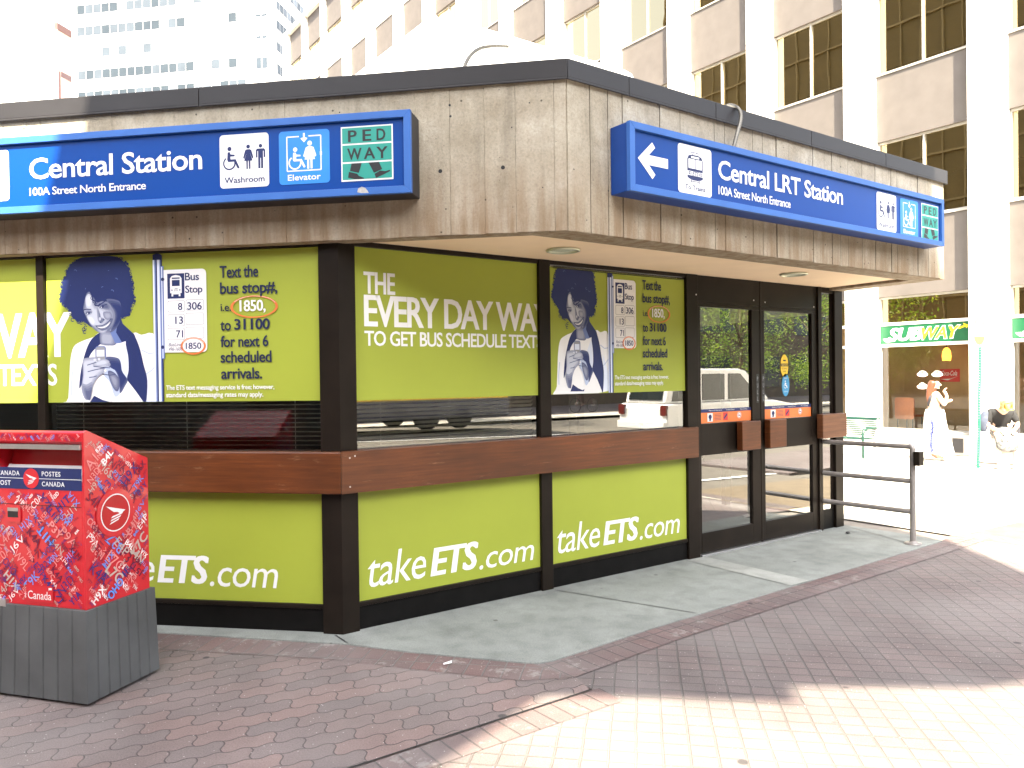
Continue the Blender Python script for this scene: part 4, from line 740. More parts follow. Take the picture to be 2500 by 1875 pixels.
def scatter(fr, name, inside, avoid, n, u0, u1, v0, v1, w, seed, small=False):
    rr = random.Random(seed); boxes = []; b = MB(); k = 0
    for i in range(n*14):
        if k >= n: break
        h = rr.choice([.013, .015, .018, .021, .025, .03]) if k > 36 or small else rr.choice([.036, .042, .048, .055])
        if small: h *= .62
        wd = h*2.4; a = rr.choice([45, -45, 45, -45, -50, 40, 135]); ra = (wd+h)*.30
        u, v = rr.uniform(u0, u1), rr.uniform(v0, v1)
        if not all(inside(u+p*ra, v+q*ra) for p in (-1, 1) for q in (-1, 1)) or any(math.hypot(u-x, v-y) < ra*.9+r for x, y, r in avoid): continue
        d = .78 if i < n*9 else .5
        if any(math.hypot(u-x, v-y) < (ra+r)*d for x, y, r in boxes): continue
        boxes.append((u, v, ra)); m = rr.choices(range(6), [3, 5, 3, 5.5, 5, 2])[0]
        b.text(fr, rr.choice(codes), (u-wd/2, v-h/2, u+wd/2, v+h/2), w+.0002*(k % 18)+1e-5*(k//18), m, .04 if rr.random() < .35 else .0, 0, a); k += 1
    b.build(name, cm, T)
scatter(MS, 'code_pattern', lambda u, v: I+.004 < u < MDp-I-.006 and ZB+.008 < v < ZF-.01-(u-I)*(ZF-ZR)/(MDp-2*I), [(su_, sv_, .105)], 165, I, MDp-I, ZB, ZF, W1, 5)
scatter(MF, 'code_pattern', lambda u, v: -MW+I+.02 < u < uR-.002 and ZB+.006 < v < vl0-.006, [(k0[0], k0[1], .05), ((x0+x1)/2-.03, y0+.02, .03), ((x0+x1)/2+.03, y0+.02, .03)], 165, -MW+I, uR, ZB, vl0, W0, 9)
scatter(MF, 'code_pattern', lambda u, v: -MW+I+.02 < u < uR-.002 and zh0+.012 < v < ZF-.012, [], 40, -MW+I, uR, zh0, ZF, W0, 4, True)

# ================================================================== HANDRAIL
T = thing('handrail', (5.22, -.45, 0), 'grey three-bar steel handrail on the concrete beside the doors', 'railing')
b = MB(); px, py = 5.255, -.904
for zz, nm in ((.905, 'rail'), (.585, 'rail'), (.30, 'rail')):
    b = MB(); pts = [(5.20, -.02, zz), (px, py, zz)]
    b.tube(pts, .024, 14); b.build('rail', M['rail'], T)
b = MB(); b.tube([(px, py, .0), (px, py, .885), (px, py+.008, .91), (px-.001, py+.03, .915)], .026, 14); b.build('post', M['rail'], T)
b = MB(); b.lathe((px, py, 0), [(.075, .0), (.075, .012), (.04, .016), (.03, .03)], 20); b.build('base_flange', M['rail'], T)
b = MB(); b.wbox(px-.045, px+.045, py-.085, py-.028, .735, .865); b.build('push_button_box', M['bronze'], T, bevel=.006)

# ================================================================== OFFICE BUILDING BEHIND
FX, FS, FG = 16.0, 16.22, 16.34
OF = thing('office_building', (FX, 20, gz(16)), 'long white office building with grey spandrels and dark glass behind the station', 'building')
FW = Fr((FX, 0, 0), (0, -1, 0), (-1, 0, 0))             # u = -y, w towards the street
CY = [(-2.9, -2.15), (-.26, .47), (2.62, 3.35), (5.51, 6.24), (8.39, 9.12), (11.3, 12.05), (14.26, 15.07), (17.28, 18.05), (20.38, 21.1), (23.35, 24.35), (26.45, 27.33), (29.54, 30.32), (32.68, 33.45), (35.76, 36.55), (39.22, 39.68), (42.2, 42.75), (45.3, 46.2)]
SILL = [.22, 5.18, 8.73, 12.47, 16.12, 20.0]; LINT = [3.40, 7.13, 10.72, 14.47, 18.33, 22.3]; TOP = 24.2
for y0, y1 in CY:
    b = MB(); zs = [-.5] + LINT + [TOP]
    for a, c in zip(zs, zs[1:]): b.wbox(FX, FG+.3, y0, y1, a+(.012 if a > 0 else 0), c)
    b.wbox(FX+.03, FG+.2, y0+.03, y1-.03, -.4, TOP-.1); b.build('column', M['stone'], OF)
bays = [(CY[i][1], CY[i+1][0]) for i in range(len(CY)-1)]
nwin = 0
for bi, (y0, y1) in enumerate(bays):
    for k in range(6):
        z0 = LINT[k]; z1 = SILL[k+1] if k < 5 else TOP-.02
        b = MB(); b.wbox(FS, FG+.2, y0+.001, y1-.001, z0+.012, z1); b.build('spandrel', M['span'], OF)
        b = MB(); b.wbox(FS-.03, FG-.02, y0+.002, y1-.002, z1-.01, z1+.03) if k < 5 else None
        if k < 5: b.build('sill', M['winf'], OF)
    for k in range(6):
        z0, z1 = SILL[k]+(.03 if k else 0), LINT[k]+.012
        if bi < 1 and k > 2: continue
        if nwin < 100:
            ym = (y0+y1)/2; b = MB(); zb = z0 + .001
            if k: b.wbox(FG-.05, FG+.02, ym-.022, ym+.022, zb, z1)
            b.wbox(FG-.04, FG+.02, y0+.001, y1-.001, z1-.05, z1-.001); b.wbox(FG-.04, FG+.02, y0+.001, y1-.001, zb, zb+.05)
            b.wbox(FG-.04, FG+.02, y0+.001, y0+.035, zb+.051, z1-.051); b.wbox(FG-.04, FG+.02, y1-.035, y1-.001, zb+.051, z1-.051)
            wn = b.build('window', M['winf'], OF); b = MB(); b.rect(Fr((FG, 0, 0), (0, -1, 0), (-1, 0, 0)), -y1, -y0, z0, z1 if k else 2.25); b.build('pane', M['fglass' if k else 'sglass'], wn); nwin += 1
            if not k: b = MB(); b.rect(Fr((FG, 0, 0), (0, -1, 0), (-1, 0, 0)), -y1, -y0, 2.76, z1); b.build('transom_pane', M['fglass'], wn)
b = MB()
for k in range(5):
    z = LINT[k]; b.wbox(FG+.25, FG+5.5, -2.8, 46, z+.3, z+.55)
b.build('floor_slab', M['stone'], OF)
b = MB(); b.wbox(FG+5.4, FG+5.6, -2.8, 46, 3.5, TOP-.5); b.build('core_wall', M['dark'], OF)
b = MB(); b.wbox(FX, FG+12, -2.9, 46.2, TOP, TOP+.3); b.build('roof', M['stone'], OF)
b = MB(); b.wbox(FG+.31, FG+12, -2.88, -2.6, -.4, TOP-.01); b.build('end_wall', M['stone'], OF)
b = MB(); b.wbox(FX+.3, FG+11, 45.2, 46.15, -.4, TOP-.01); b.build('end_wall', M['stone'], OF)
# shop floor
b = MB(); b.wbox(FG+1.6, FG+1.7, -2.5, 14, -.3, 3.6); b.build('shop_wall', M['tan'], OF)
b = MB(); b.wbox(FG-.1, FG+1.61, -2.5, 14, -.35, .12); b.build('shop_floor', M['tan'], OF)
for bi in (0, 1, 2, 3, 4):
    y0, y1 = bays[bi]
    b = MB(); b.wbox(FS-.05, FG+.1, y0+.001, y1-.001, -.4, .20); b.build('plinth', M['stone'], OF)
    b = MB(); b.wbox(FS-.12, FG-.03, y0+.002, y1-.002, .20, .25); b.build('sill', M['winf'], OF)
    b = MB(); b.wbox(FG-.06, FG+.05, y0+.001, y1-.001, 2.72, 2.79); b.wbox(FG-.06, FG+.05, y0+.001, y1-.001, 2.21, 2.28); b.build('sign_band', M['stone'], OF)
SHG = mat('shop_sign_green', (.006, .085, .034), .35); YEL = mat('shop_sign_yellow', (.80, .50, .02), .35)
SF = Fr((FG-.03, 0, 0), (0, -1, 0), (-1, 0, 0))
def shop_sign(y0, y1, label):
    t = thing('shop_sign', SF(-(y0+y1)/2, 2.28), label, 'sign', 'green shop signs above the shop windows')
    b = MB(); b.box(SF, -y1+.01, -y0-.01, 2.285, 2.715, -.04, .02); b.build('panel', SHG, t); W = y1-y0-.02; u0 = -y1+.01
    q = lambda a, c: (u0+a*W, 2.285+c*.43)
    for k, (s, a0, a1, m) in enumerate((('SUB', .10, .46, 0), ('WAY', .46, .86, 1))):
        b = MB(); b.text(SF, s, (*q(a0-.012, .13), *q(a1+.012, .86)), .0215, 2, .07, .28); b.text(SF, s, (*q(a0, .17), *q(a1, .82)), .0225, m, .045, .28); b.build('lettering', [M['white'], YEL, M['white']], t)
    b = MB(); b.flat(SF, [q(.03, .28), q(.06, .12), q(.09, .05), q(.10, .10), q(.17, .12), q(.16, .22), q(.10, .20), q(.08, .30)], .0215, 0); b.build('arrow', M['white'], t)
    b = MB(); b.flat(SF, [q(.82, .70), q(.90, .80), q(.89, .93), q(.955, .78), q(.92, .64), q(.915, .73), q(.85, .62)], .0215, 0); b.build('arrow', YEL, t)
shop_sign(*bays[2], 'green shop sign with white and yellow slanted letters over the cup stickers')
shop_sign(*bays[1], 'green shop sign cut off by the right edge of the photo')
t = thing('wall_poster', (FG+2.9, 4.1, 1.3), 'red soft drink poster with white script behind the shop window', 'poster')
PF = Fr((FG+.35, 0, 0), (0, -1, 0), (-1, 0, 0)); u0, v1 = PF.at(2295, 901); u1, v0 = PF.at(2343, 932)
b = MB(); b.box(PF, u0, u1, v0, v1, -.02, 0); b.build('panel', M['red'], t)
b = MB(); b.text(PF, 'Coca-Cola', (u0+.06*(u1-u0), v0+.48*(v1-v0), u0+.88*(u1-u0), v0+.86*(v1-v0)), .003, 0, .01, .35)
b.flat(PF, [(u0, v0+.22*(v1-v0)), (u0+.4*(u1-u0), v0+.12*(v1-v0)), (u1, v0+.48*(v1-v0)), (u0+.55*(u1-u0), v0+.24*(v1-v0)), (u0+.3*(u1-u0), v0+.22*(v1-v0))], .003, 0); b.build('lettering', M['white'], t)
CF = Fr((FG-.008, 0, 0), (0, -1, 0), (-1, 0, 0)); brn = mat('coffee_print', (.16, .05, .02), .5)
for (x, y), lb, ly in (((2252, 912), 'white cup sticker with dark coffee, upper left on the shop window', 1), ((2288, 912), 'white cup sticker on a green saucer, upper right on the shop window', 2), ((2252, 942), 'white cup sticker with white foam, below the other two', 0)):
    u, v = CF.at(x, y); t = thing('cup_sticker', CF(u, v-.06), lb, 'sticker', 'coffee cup stickers on the shop window')
    b = MB(); b.disc(CF, u, v-.02, .125, .001, 0, 24, .055); b.build('saucer', mat('saucer_print', (.75, .60, .58) if ly != 2 else (.55, .72, .66), .5), t)
    b = MB(); b.flat(CF, [(u-.07, v+.04), (u-.06, v-.01), (u-.03, v-.04), (u+.03, v-.04), (u+.06, v-.01), (u+.07, v+.04)], .002, 0); b.disc(CF, u, v+.035, .07, .0025, 0, 18, .03); b.ring(CF, u+.075, v+.015, .014, .024, .002, 0, 12)
    if ly: b.disc(CF, u, v+.035, .05, .003, 1, 18, .02)
    else: b.disc(CF, u, v+.045, .05, .003, 0, 18, .03)
    b.build('cup', [M['white'], brn], t)
LFr = Fr((FG+.9, 0, 0), (0, -1, 0), (-1, 0, 0)); u, v = LFr.at(2311, 866)
t = thing('pendant_lamp', LFr(u, v), 'lit orange pendant lamp hanging inside the shop window', 'lamp')
b = MB(); b.lathe(LFr(u, v-.14), [(.085, 0), (.10, .10), (.085, .22), (.05, .29), (.02, .31)], 18); b.build('lamp_shade', emis('lit_amber_glass', (1, .33, .03), 1.3), t)
b = MB(); b.tube([LFr(u, v+.16), LFr(u, v+1.3)], .008, 6); b.build('cord', M['black'], t)
u, v = PF.at(2199, 1030)
t = thing('cafe_chair', PF(u, .12, -.2), 'orange chair back showing low in the shop window', 'chair'); b = MB(); b.rrect(PF, u-.25, u+.22, .45, .98, .06, -.2); b.prism(PF, [(u-.25, .5), (u+.22, .5), (u+.22, .95), (u-.2, .97)], -.25, -.205); b.build('backrest', mat('orange_vinyl', (.55, .16, .04), .5), t)
b = MB(); b.box(PF, u-.24, u+.2, .5, .55, -.7, -.25); b.build('seat', mat('orange_vinyl_seat', (.5, .15, .04), .5), t)
for a in (-.2, .17):
    for d in (-.68, -.24): b = MB(); b.tube([PF(u+a, .12, d), PF(u+a, .5, d)], .015, 6); b.build('leg', M['black'], t)
u, v = FW.at(2356, 1088, 0); z0 = gz(15.9)
t = thing('utility_box', (15.8, -u, z0), 'low grey metal box under the shop window beside the white column', 'box'); b = MB(); b.wbox(15.68, 15.95, -u-.14, -u+.14, z0+.03, .2); b.build('cabinet', M['rail'], t, bevel=.01); b = MB(); b.wbox(15.675, 15.68, -u-.11, -u+.11, z0+.08, .15); b.build('door', M['cap'], t)

# ================================================================== PAVEMENT FURNITURE AND PEOPLE
GRN = mat('green_painted_steel', (.004, .034, .024), .4, 0, .1); TEAL = mat('teal_post', (.012, .15, .095), .5)
T = thing('bench', (13.6, 4.95, gz(13.6)), 'green slatted metal street bench in the sun behind the handrail', 'bench')
bz = gz(13.5); by0, by1 = 4.22, 6.0
b = MB()
for k in range(9): z = bz+.46+k*.04; x = 13.72+k*.015; b.tube([(x, by0, z), (x, by1, z)], .016, 6)
b.build('backrest', GRN, T)
b = MB(); b.tube([(13.87, by0-.03, bz+.80), (13.87, by1, bz+.80)], .03, 8); b.build('top_rail', GRN, T)
b = MB()
for k in range(9): x = 13.26+k*.05; b.tube([(x, by0, bz+.40), (x, by1, bz+.40)], .014, 6)
b.build('seat', GRN, T)
for y in (by0, (by0+by1)/2+.1, by1):
    b = MB(); b.tube([(13.28, y, bz), (13.27, y, bz+.38), (13.26, y, bz+.50), (13.30, y, bz+.58), (13.42, y, bz+.61), (13.80, y, bz+.61)], .028, 8); b.build('arm_frame', GRN, T)
    b = MB(); b.tube([(13.74, y, bz), (13.72, y, bz+.42), (13.86, y, bz+.80)], .03, 8); b.build('leg', M['rail'], T)
# drum seat with the bus-stop post in front
pb = ground(2388, 1146, -.18); 
dc = ground(2421, 1142, -.18); dz = gz(dc.x)
T = thing('concrete_planter', (dc.x+.3, dc.y, dz), 'round white concrete planter used as a seat behind the bus stop post', 'planter'); dcx, dcy = dc.x+.3, dc.y
b = MB(); b.lathe((dcx, dcy, dz), [(.32, 0), (.33, .04), (.33, .52), (.31, .55), (.28, .555)], 32); b.build('drum', M['stone'], T)
b = MB(); b.lathe((dcx, dcy, dz), [(.335, .07), (.335, .09)], 32); b.build('band', M['span'], T)
T = thing('bus_stop_post', (pb.x, pb.y, gz(pb.x)), 'slim green perforated post with a faded red and yellow oval sign', 'sign post'); z0 = gz(pb.x)
b = MB(); lean = Vector((.0, -.05, 0))
for k in range(46):
    za = z0+k*.048; p = Vector((pb.x, pb.y, 0))+lean*(k/46); b.wbox(p.x-.012, p.x+.012, p.y-.022, p.y-.008, za, za+.048); b.wbox(p.x-.012, p.x+.012, p.y+.008, p.y+.022, za, za+.048); b.wbox(p.x-.010, p.x+.010, p.y-.0081, p.y+.0081, za+.018, za+.048)
b.build('post', TEAL, T)
GF = Fr((pb.x-.03, pb.y-.05, z0), RIGHT*Vector((1, 1, 0)), -FWD*Vector((1, 1, 0))); fr_, fy_, fw_ = mat('faded_red_print', (.30, .11, .085), .6), mat('faded_yellow_print', (.33, .32, .04), .6), M['white']
b = MB(); o_ = [(.115*math.cos(2*math.pi*k/32), 2.50+.26*math.sin(2*math.pi*k/32)) for k in range(32)]; b.prism(GF, o_, -.006, 0, 0)
b.flat(GF, [p for p in o_ if p[1] >= 2.565], .001, 1); b.flat(GF, [p for p in o_ if p[1] <= 2.42], .001, 2); b.ring(GF, 0, 2.57, .03, .05, .002, 0, 16); b.build('oval_sign', [fw_, fr_, fy_], T)
TW = [mat('tower_glass_%s' % q, c, .15, 0, .2, .3, spec=.5) for q, c in (('dark', (.02, .028, .034)), ('grey', (.042, .052, .062)), ('pale', (.08, .095, .11)), ('white', (.20, .22, .235)))]  # paler tints put bleaching sky glare into the window colour
def skin(name, nodes, edges, m, parent, org, sub=2):
    ids = list(nodes); me = bpy.data.meshes.new(name); me.from_pydata([nodes[i][0] for i in ids], [(ids.index(a), ids.index(c)) for a, c in edges], [])
    o = bpy.data.objects.new(name+'_tmp', me); COL.objects.link(o); o.modifiers.new('s', 'SKIN'); 
    sv = me.skin_vertices[0].data
    for i, k in enumerate(ids):
        r = nodes[k][1]; sv[i].radius = r if isinstance(r, tuple) else (r, r)
        sv[i].use_root = (i == 0)
    sm = o.modifiers.new('u', 'SUBSURF'); sm.levels = sub; sm.render_levels = sub
    dg = bpy.context.evaluated_depsgraph_get(); ev = o.evaluated_get(dg); em = ev.to_mesh()
    b = MB(); b.add([v.co.copy() + Vector(org) for v in em.vertices], [tuple(p.vertices) for p in em.polygons], 0, True); ev.to_mesh_clear(); bpy.data.objects.remove(o)
    return b.build(name, m, parent) if m else b
skinm = mat('fair_skin', (.58, .36, .27), .5, 0, .05); hairm = mat('auburn_hair', (.12, .035, .015), .45, 0, .4, 60); blond = mat('blond_hair', (.40, .22, .07), .5, 0, .3, 60)
skirtm = mat('white_skirt_fabric', (.74, .74, .76), .85, 0, .05); vest = mat('dark_patterned_fabric', (.035, .035, .04), .85, 0, .9, 28); blk = mat('black_fabric', (.012, .012, .013), .9); denim = mat('denim_fabric', (.05, .06, .09), .9, 0, .3, 20); ptn = mat('black_and_white_fabric', (.09, .09, .09), .9, 0, 1.6, 22)
wp = ground(2283, 1123, -.2); wz = gz(wp.x)
T = thing('person', (wp.x, wp.y, wz), 'woman standing in a long white skirt and dark sleeveless top, hand raised to her face', 'person')
# she faces to the right of the view: local +x = facing, +y = her left (away from the viewer)
fx = Vector((S2*1.05, -S2*.95, 0)).normalized(); fy = Vector((-fx.y, fx.x, 0)); HM = Matrix((fx, fy, Vector((0, 0, 1)))).transposed()
def hn(d): return {k: (HM @ Vector(p), r) for k, (p, r) in d.items()}
D = {'pel': ((0, 0, .90), (.155, .13)), 'wai': ((.0, 0, 1.06), (.125, .11)), 'che': ((.0, 0, 1.26), (.145, .12)), 'nec': ((-.01, 0, 1.40), .055), 'hd': ((.015, 0, 1.47), .062), 'hd2': ((.03, 0, 1.54), (.088, .075)), 'hd3': ((.02, 0, 1.61), (.075, .068)),
     'sl': ((-.01, .16, 1.34), .058), 'el': ((.13, .19, 1.13), .042), 'wl': ((.24, .03, 1.18), .03), 'hl': ((.25, -.06, 1.21), .034), 'sr': ((-.01, -.16, 1.34), .058), 'er': ((.11, -.20, 1.12), .043), 'wr': ((.20, -.09, 1.30), .03), 'hr': ((.165, -.04, 1.41), .034),
     'hil': ((0, .08, .84), .10), 'knl': ((.02, .09, .48), .06), 'anl': ((-.02, .09, .09), .035), 'tol': ((.12, .09, .03), .032), 'hir': ((0, -.08, .84), .10), 'knr': ((.03, -.09, .48), .06), 'anr': ((.0, -.09, .09), .035), 'tor': ((.14, -.09, .03), .032)}
Ed = [('pel', 'wai'), ('wai', 'che'), ('che', 'nec'), ('nec', 'hd'), ('hd', 'hd2'), ('hd2', 'hd3'), ('che', 'sl'), ('sl', 'el'), ('el', 'wl'), ('wl', 'hl'), ('che', 'sr'), ('sr', 'er'), ('er', 'wr'), ('wr', 'hr'), ('pel', 'hil'), ('hil', 'knl'), ('knl', 'anl'), ('anl', 'tol'), ('pel', 'hir'), ('hir', 'knr'), ('knr', 'anr'), ('anr', 'tor')]
bd = skin('body', hn(D), Ed, None, T, (wp.x, wp.y, wz))
def hp(x, y, z): return HM @ Vector((x, y, z)) + Vector((wp.x, wp.y, wz))
bd.tube([hp(.095, 0, 1.555), hp(.125, 0, 1.525), hp(.10, 0, 1.515)], [.012, .016, .012], 8)
for hk, dirs in (('hr', [(.03, .0, .055)]*5), ('hl', [(.02, -.06, .01)]*5)):
    h0 = Vector(D[hk][0])
    for i in range(5):
        d = Vector(dirs[i]); o = Vector((.0+.012*(i-2), .006*(i-2), .01*(i-2))); L_ = (.75, 1, 1.1, 1, .8)[i]; bd.tube([HM @ (h0+o)+Vector((wp.x, wp.y, wz)), HM @ (h0+o+d*.6*L_)+Vector((wp.x, wp.y, wz)), HM @ (h0+o+d*L_+Vector((.015, 0, -.01)))+Vector((wp.x, wp.y, wz))], [.010, .009, .007], 6)
bd.build('body', skinm, T)
def fold_skirt(c, prof, seg, folds, amp, m, ax):
    b = MB(); P, F = [], []; n = len(prof)
    for i, (rx, ry, z, ox) in enumerate(prof):
        for k in range(seg):
            a = 2*math.pi*k/seg; q = 1+amp*i/n*math.sin(folds*a+i*.35); P.append(ax @ Vector((ox+rx*math.cos(a)*q, ry*math.sin(a)*q, z)) + Vector(c))
    for i in range(n-1):
        for k in range(seg): F.append((i*seg+k, (i+1)*seg+k, (i+1)*seg+(k+1) % seg, i*seg+(k+1) % seg))
    b.add(P, F, 0, True); return b
b = fold_skirt((wp.x, wp.y, wz), [(.165, .145, 1.04, 0), (.185, .19, .94, .0), (.19, .20, .82, 0), (.215, .21, .6, .02), (.245, .225, .35, .05), (.27, .24, .14, .07)], 48, 9, .16, 0, HM)
skb = b.build('skirt', skirtm, T)
b = MB(); stripe = mat('blue_print_stripe', (.03, .04, .16), .8, 0, .5, 20)
for k in range(16):
    zz = .86-k*.045; x = -.12-.0*k; a0 = R(232+rnd.uniform(-3, 3)); q = 1.10+.02*k/16
    c = hp(.02+(.2+.05*k/16)*q*math.cos(a0), (.205+.03*k/16)*q*math.sin(a0), zz); s = rnd.uniform(.018, .03); b.ball(c, s, s, s*1.3, 8, 5)
b.build('skirt_print', stripe, skb)
tp = hn({'a': ((0, 0, 1.02), (.150, .142)), 'b': ((0, 0, 1.13), (.140, .135)), 'c': ((.0, 0, 1.27), (.165, .155)), 'd': ((-.005, 0, 1.36), (.10, .09))}); skin('top', tp, [('a', 'b'), ('b', 'c'), ('c', 'd')], vest, T, (wp.x, wp.y, wz))
hh_ = hn({'a': ((-.005, 0, 1.615), (.095, .088)), 'b': ((-.055, 0, 1.54), (.085, .09)), 'c': ((-.075, 0, 1.42), (.06, .09)), 'd': ((-.09, 0, 1.28), (.04, .085)), 'e': ((-.10, 0, 1.17), (.02, .05))}); skin('hair', hh_, [('a', 'b'), ('b', 'c'), ('c', 'd'), ('d', 'e')], hairm, T, (wp.x, wp.y, wz))
# seated person on the drum, bent forward
sx, sy, sz = dcx, dcy, dz+.55
T = thing('person', (sx, sy, dz), 'person in a black top sitting bent forward on the round planter, jacket over one arm', 'person')
fx = Vector((-.75, -.66, 0)).normalized(); fy = Vector((-fx.y, fx.x, 0)); HM = Matrix((fx, fy, Vector((0, 0, 1)))).transposed()
D = {'pel': ((-.02, 0, .10), (.15, .12)), 'wai': ((.02, 0, .24), (.13, .11)), 'che': ((.13, 0, .42), (.145, .115)), 'nec': ((.24, 0, .52), .055), 'hd': ((.30, 0, .545), .062), 'hd2': ((.36, 0, .55), (.08, .075)), 'hd3': ((.41, 0, .57), (.07, .065)),
     'sl': ((.13, .17, .48), .055), 'el': ((.17, .26, .24), .042), 'wl': ((.34, .14, .16), .03), 'hl': ((.41, .09, .14), .034), 'sr': ((.13, -.17, .48), .055), 'er': ((.17, -.26, .24), .042), 'wr': ((.34, -.14, .15), .03), 'hr': ((.41, -.09, .13), .034),
     'hil': ((.08, .10, .09), .10), 'knl': ((.42, .13, .06), .07), 'anl': ((.40, .13, -.46), .038), 'tol': ((.52, .14, -.52), .032), 'hir': ((.08, -.10, .09), .10), 'knr': ((.42, -.13, .06), .07), 'anr': ((.38, -.13, -.46), .038), 'tor': ((.50, -.14, -.52), .032)}
bd = skin('body', hn(D), Ed, None, T, (sx, sy, sz))
def hp(x, y, z): return HM @ Vector((x, y, z)) + Vector((sx, sy, sz))
for s in (-1, 1):
    for i in range(5): bd.tube([hp(.42, s*(.07+.012*i), .135), hp(.455, s*(.06+.01*i), .115), hp(.47, s*(.06+.009*i), .085)], [.010, .009, .007], 6)
bd.build('body', skinm, T)
tp = hn({'z': ((-.02, 0, .14), (.16, .14)), 'a': ((.02, 0, .24), (.15, .13)), 'b': ((.13, 0, .42), (.165, .135)), 'c': ((.20, 0, .50), (.09, .08)), 'sl': ((.13, .18, .47), .075), 'el': ((.165, .25, .27), .062), 'sr': ((.13, -.18, .47), .075), 'er': ((.165, -.25, .27), .062)}); skin('top', tp, [('z', 'a'), ('a', 'b'), ('b', 'c'), ('b', 'sl'), ('sl', 'el'), ('b', 'sr'), ('sr', 'er')], blk, T, (sx, sy, sz))
b = MB(); sk_ = hn({'a': ((-.04, 0, .09), (.19, .14)), 'b': ((.14, 0, .09), (.21, .125)), 'c': ((.36, 0, .07), (.225, .11)), 'd': ((.43, 0, -.08), (.21, .10)), 'e': ((.42, 0, -.26), (.20, .10))}); skin('skirt', sk_, [('a', 'b'), ('b', 'c'), ('c', 'd'), ('d', 'e')], ptn, T, (sx, sy, sz))
hh_ = hn({'a': ((.37, 0, .595), (.085, .085)), 'b': ((.30, 0, .61), (.06, .085)), 'c': ((.42, 0, .60), (.06, .07)), 'd': ((.45, 0, .50), (.03, .06))}); skin('hair', hh_, [('b', 'a'), ('a', 'c'), ('c', 'd')], blond, T, (sx, sy, sz))
jk = hn({'a': ((.10, -.24, .50), (.08, .05)), 'b': ((.16, -.31, .30), (.09, .06)), 'c': ((.14, -.31, .10), (.07, .05))}); skin('jacket', jk, [('a', 'b'), ('b', 'c')], denim, T, (sx, sy, sz))
T = thing('handbag', hp(.02, .40, .0), 'dark shoulder bag on the planter next to the seated person', 'bag'); bg = hn({'a': ((.02, .27, .03), (.10, .06)), 'b': ((.04, .28, .26), (.08, .05))}); skin('bag_body', bg, [('a', 'b')], mat('dark_leather', (.03, .03, .04), .5), T, (sx, sy, sz)); b = MB(); b.tube([hp(.04, .28, .28), hp(.06, .25, .42), hp(.1, .2, .52)], .012, 6); b.build('strap', blk, T)

# ================================================================== DISTANT BUILDINGS
def far(x, y, depth): r = ray(x, y); return CAM + r*depth
c0 = far(664, 200, 128); TD = Fr((c0.x, c0.y, 0), (S2, -S2, 0), (-S2, -S2, 0)); TD2 = Fr((c0.x, c0.y, 0), (S2, S2, 0), (S2, -S2, 0))
T = thing('office_tower', (c0.x, c0.y, 0), 'tall white office tower with ribbon windows behind the station roof', 'building')
uL = TD.at(176, 200)[0]
b = MB(); b.prism(GR, [TD(0, 0)[:2], TD2(70, 0)[:2], (TD2(70, 0)-TD.u*(-uL))[:2], TD(uL, 0)[:2]], 0, 85); b.build('wall', M['tower'], T)
vs1 = [TD.at(190, y)[1] for y in (-66, -13, 40.5, 93.5, 146.6, 199.6, 250)]
u1 = TD.at(600, 120)[0]; u0 = TD.at(189, 120)[0]; nw = 20; p_ = (u1-u0)/nw
hgt = TD.at(190, 174)[1]-TD.at(190, 196)[1]
for r_, y in enumerate((14, 67, 121, 174, 226)):
    zt = TD.at(190, y)[1]
    for k in range(nw):
        b = MB(); b.box(TD, u0+k*p_+.03, u0+(k+1)*p_-.04, zt-hgt, zt, -.05, .02); b.build('window', TW[min(3, max(0, int(rnd.gauss((1.0, 1.5, 2.6, .8, .7)[r_]+(.9 if k > 12 else 0), .75))))], T)
ua, ub = TD.at(625, 100)[0], TD.at(652, 100)[0]
for y0_, y1_ in ((10, 33), (62, 86), (115, 139), (168, 195)):
    for (a, c) in ((ua, (ua+ub)/2-.08), ((ua+ub)/2+.08, ub)): b = MB(); b.box(TD, a, c, TD.at(640, y1_)[1], TD.at(640, y0_)[1], -.05, .02); b.build('stair_panel', M['pinkp'], T)
for y0_, y1_ in ((34, 40), (87, 94), (140, 167)):
    for (a, c) in ((ua, (ua+ub)/2-.08), ((ua+ub)/2+.08, ub)): b = MB(); b.box(TD, a, c, TD.at(640, y1_)[1], TD.at(640, y0_)[1], -.05, .02); b.build('stair_glazing', M['twin'], T)
for (y0_, y1_) in ((-52, -32), (0, 20), (47, 69), (100, 122), (153, 177)):
    za, zb_ = TD2.at(675, y1_)[1], TD2.at(675, y0_)[1]; ue = TD2.at(675, 100)[0]; pw = (TD2.at(719, 140)[0]-ue)/5
    for k in range(8): b = MB(); b.box(TD2, ue+k*pw+.06, ue+(k+1)*pw-.06, za, zb_, -.05, .03); b.build('window', rnd.choices(TW, [3, 3, 1, .3])[0], T)
c1 = far(160, 200, 95); L1 = Fr((c1.x, c1.y, 0), (S2, -S2, 0), (-S2, -S2, 0))
T = thing('slab_building', (c1.x, c1.y, 0), 'plain white building with a beige side strip, left of the tower', 'building')
u0 = L1.at(140, 150)[0]; zt = L1.at(141, 56)[1]; E1 = Fr(L1(u0, 0, 0), (S2, S2, 0), (S2, -S2, 0)); uD = E1.at(173, 100)[0]
b = MB(); b.prism(L1, [(u0-40, 0), (u0, 0), (u0, zt), (u0-40, zt)], -uD, 0); b.build('wall', M['tower'], T)
b = MB(); b.box(E1, .02, uD-.02, 0, zt-.8, -.2, .06); b.build('side_wall', mat('beige_render', (.60, .43, .34), .8), T)
b = MB(); b.box(E1, -.02, uD+.02, zt-.8, zt+.05, -.3, .12); b.build('roof_edge', mat('brown_roof_edge', (.10, .05, .045), .7), T)
b = MB(); b.box(E1, .5, uD-.05, E1.at(155, 191)[1], E1.at(155, 178)[1], -.1, .1); b.build('window_band', mat('brown_window_band', (.09, .05, .05), .5), T)
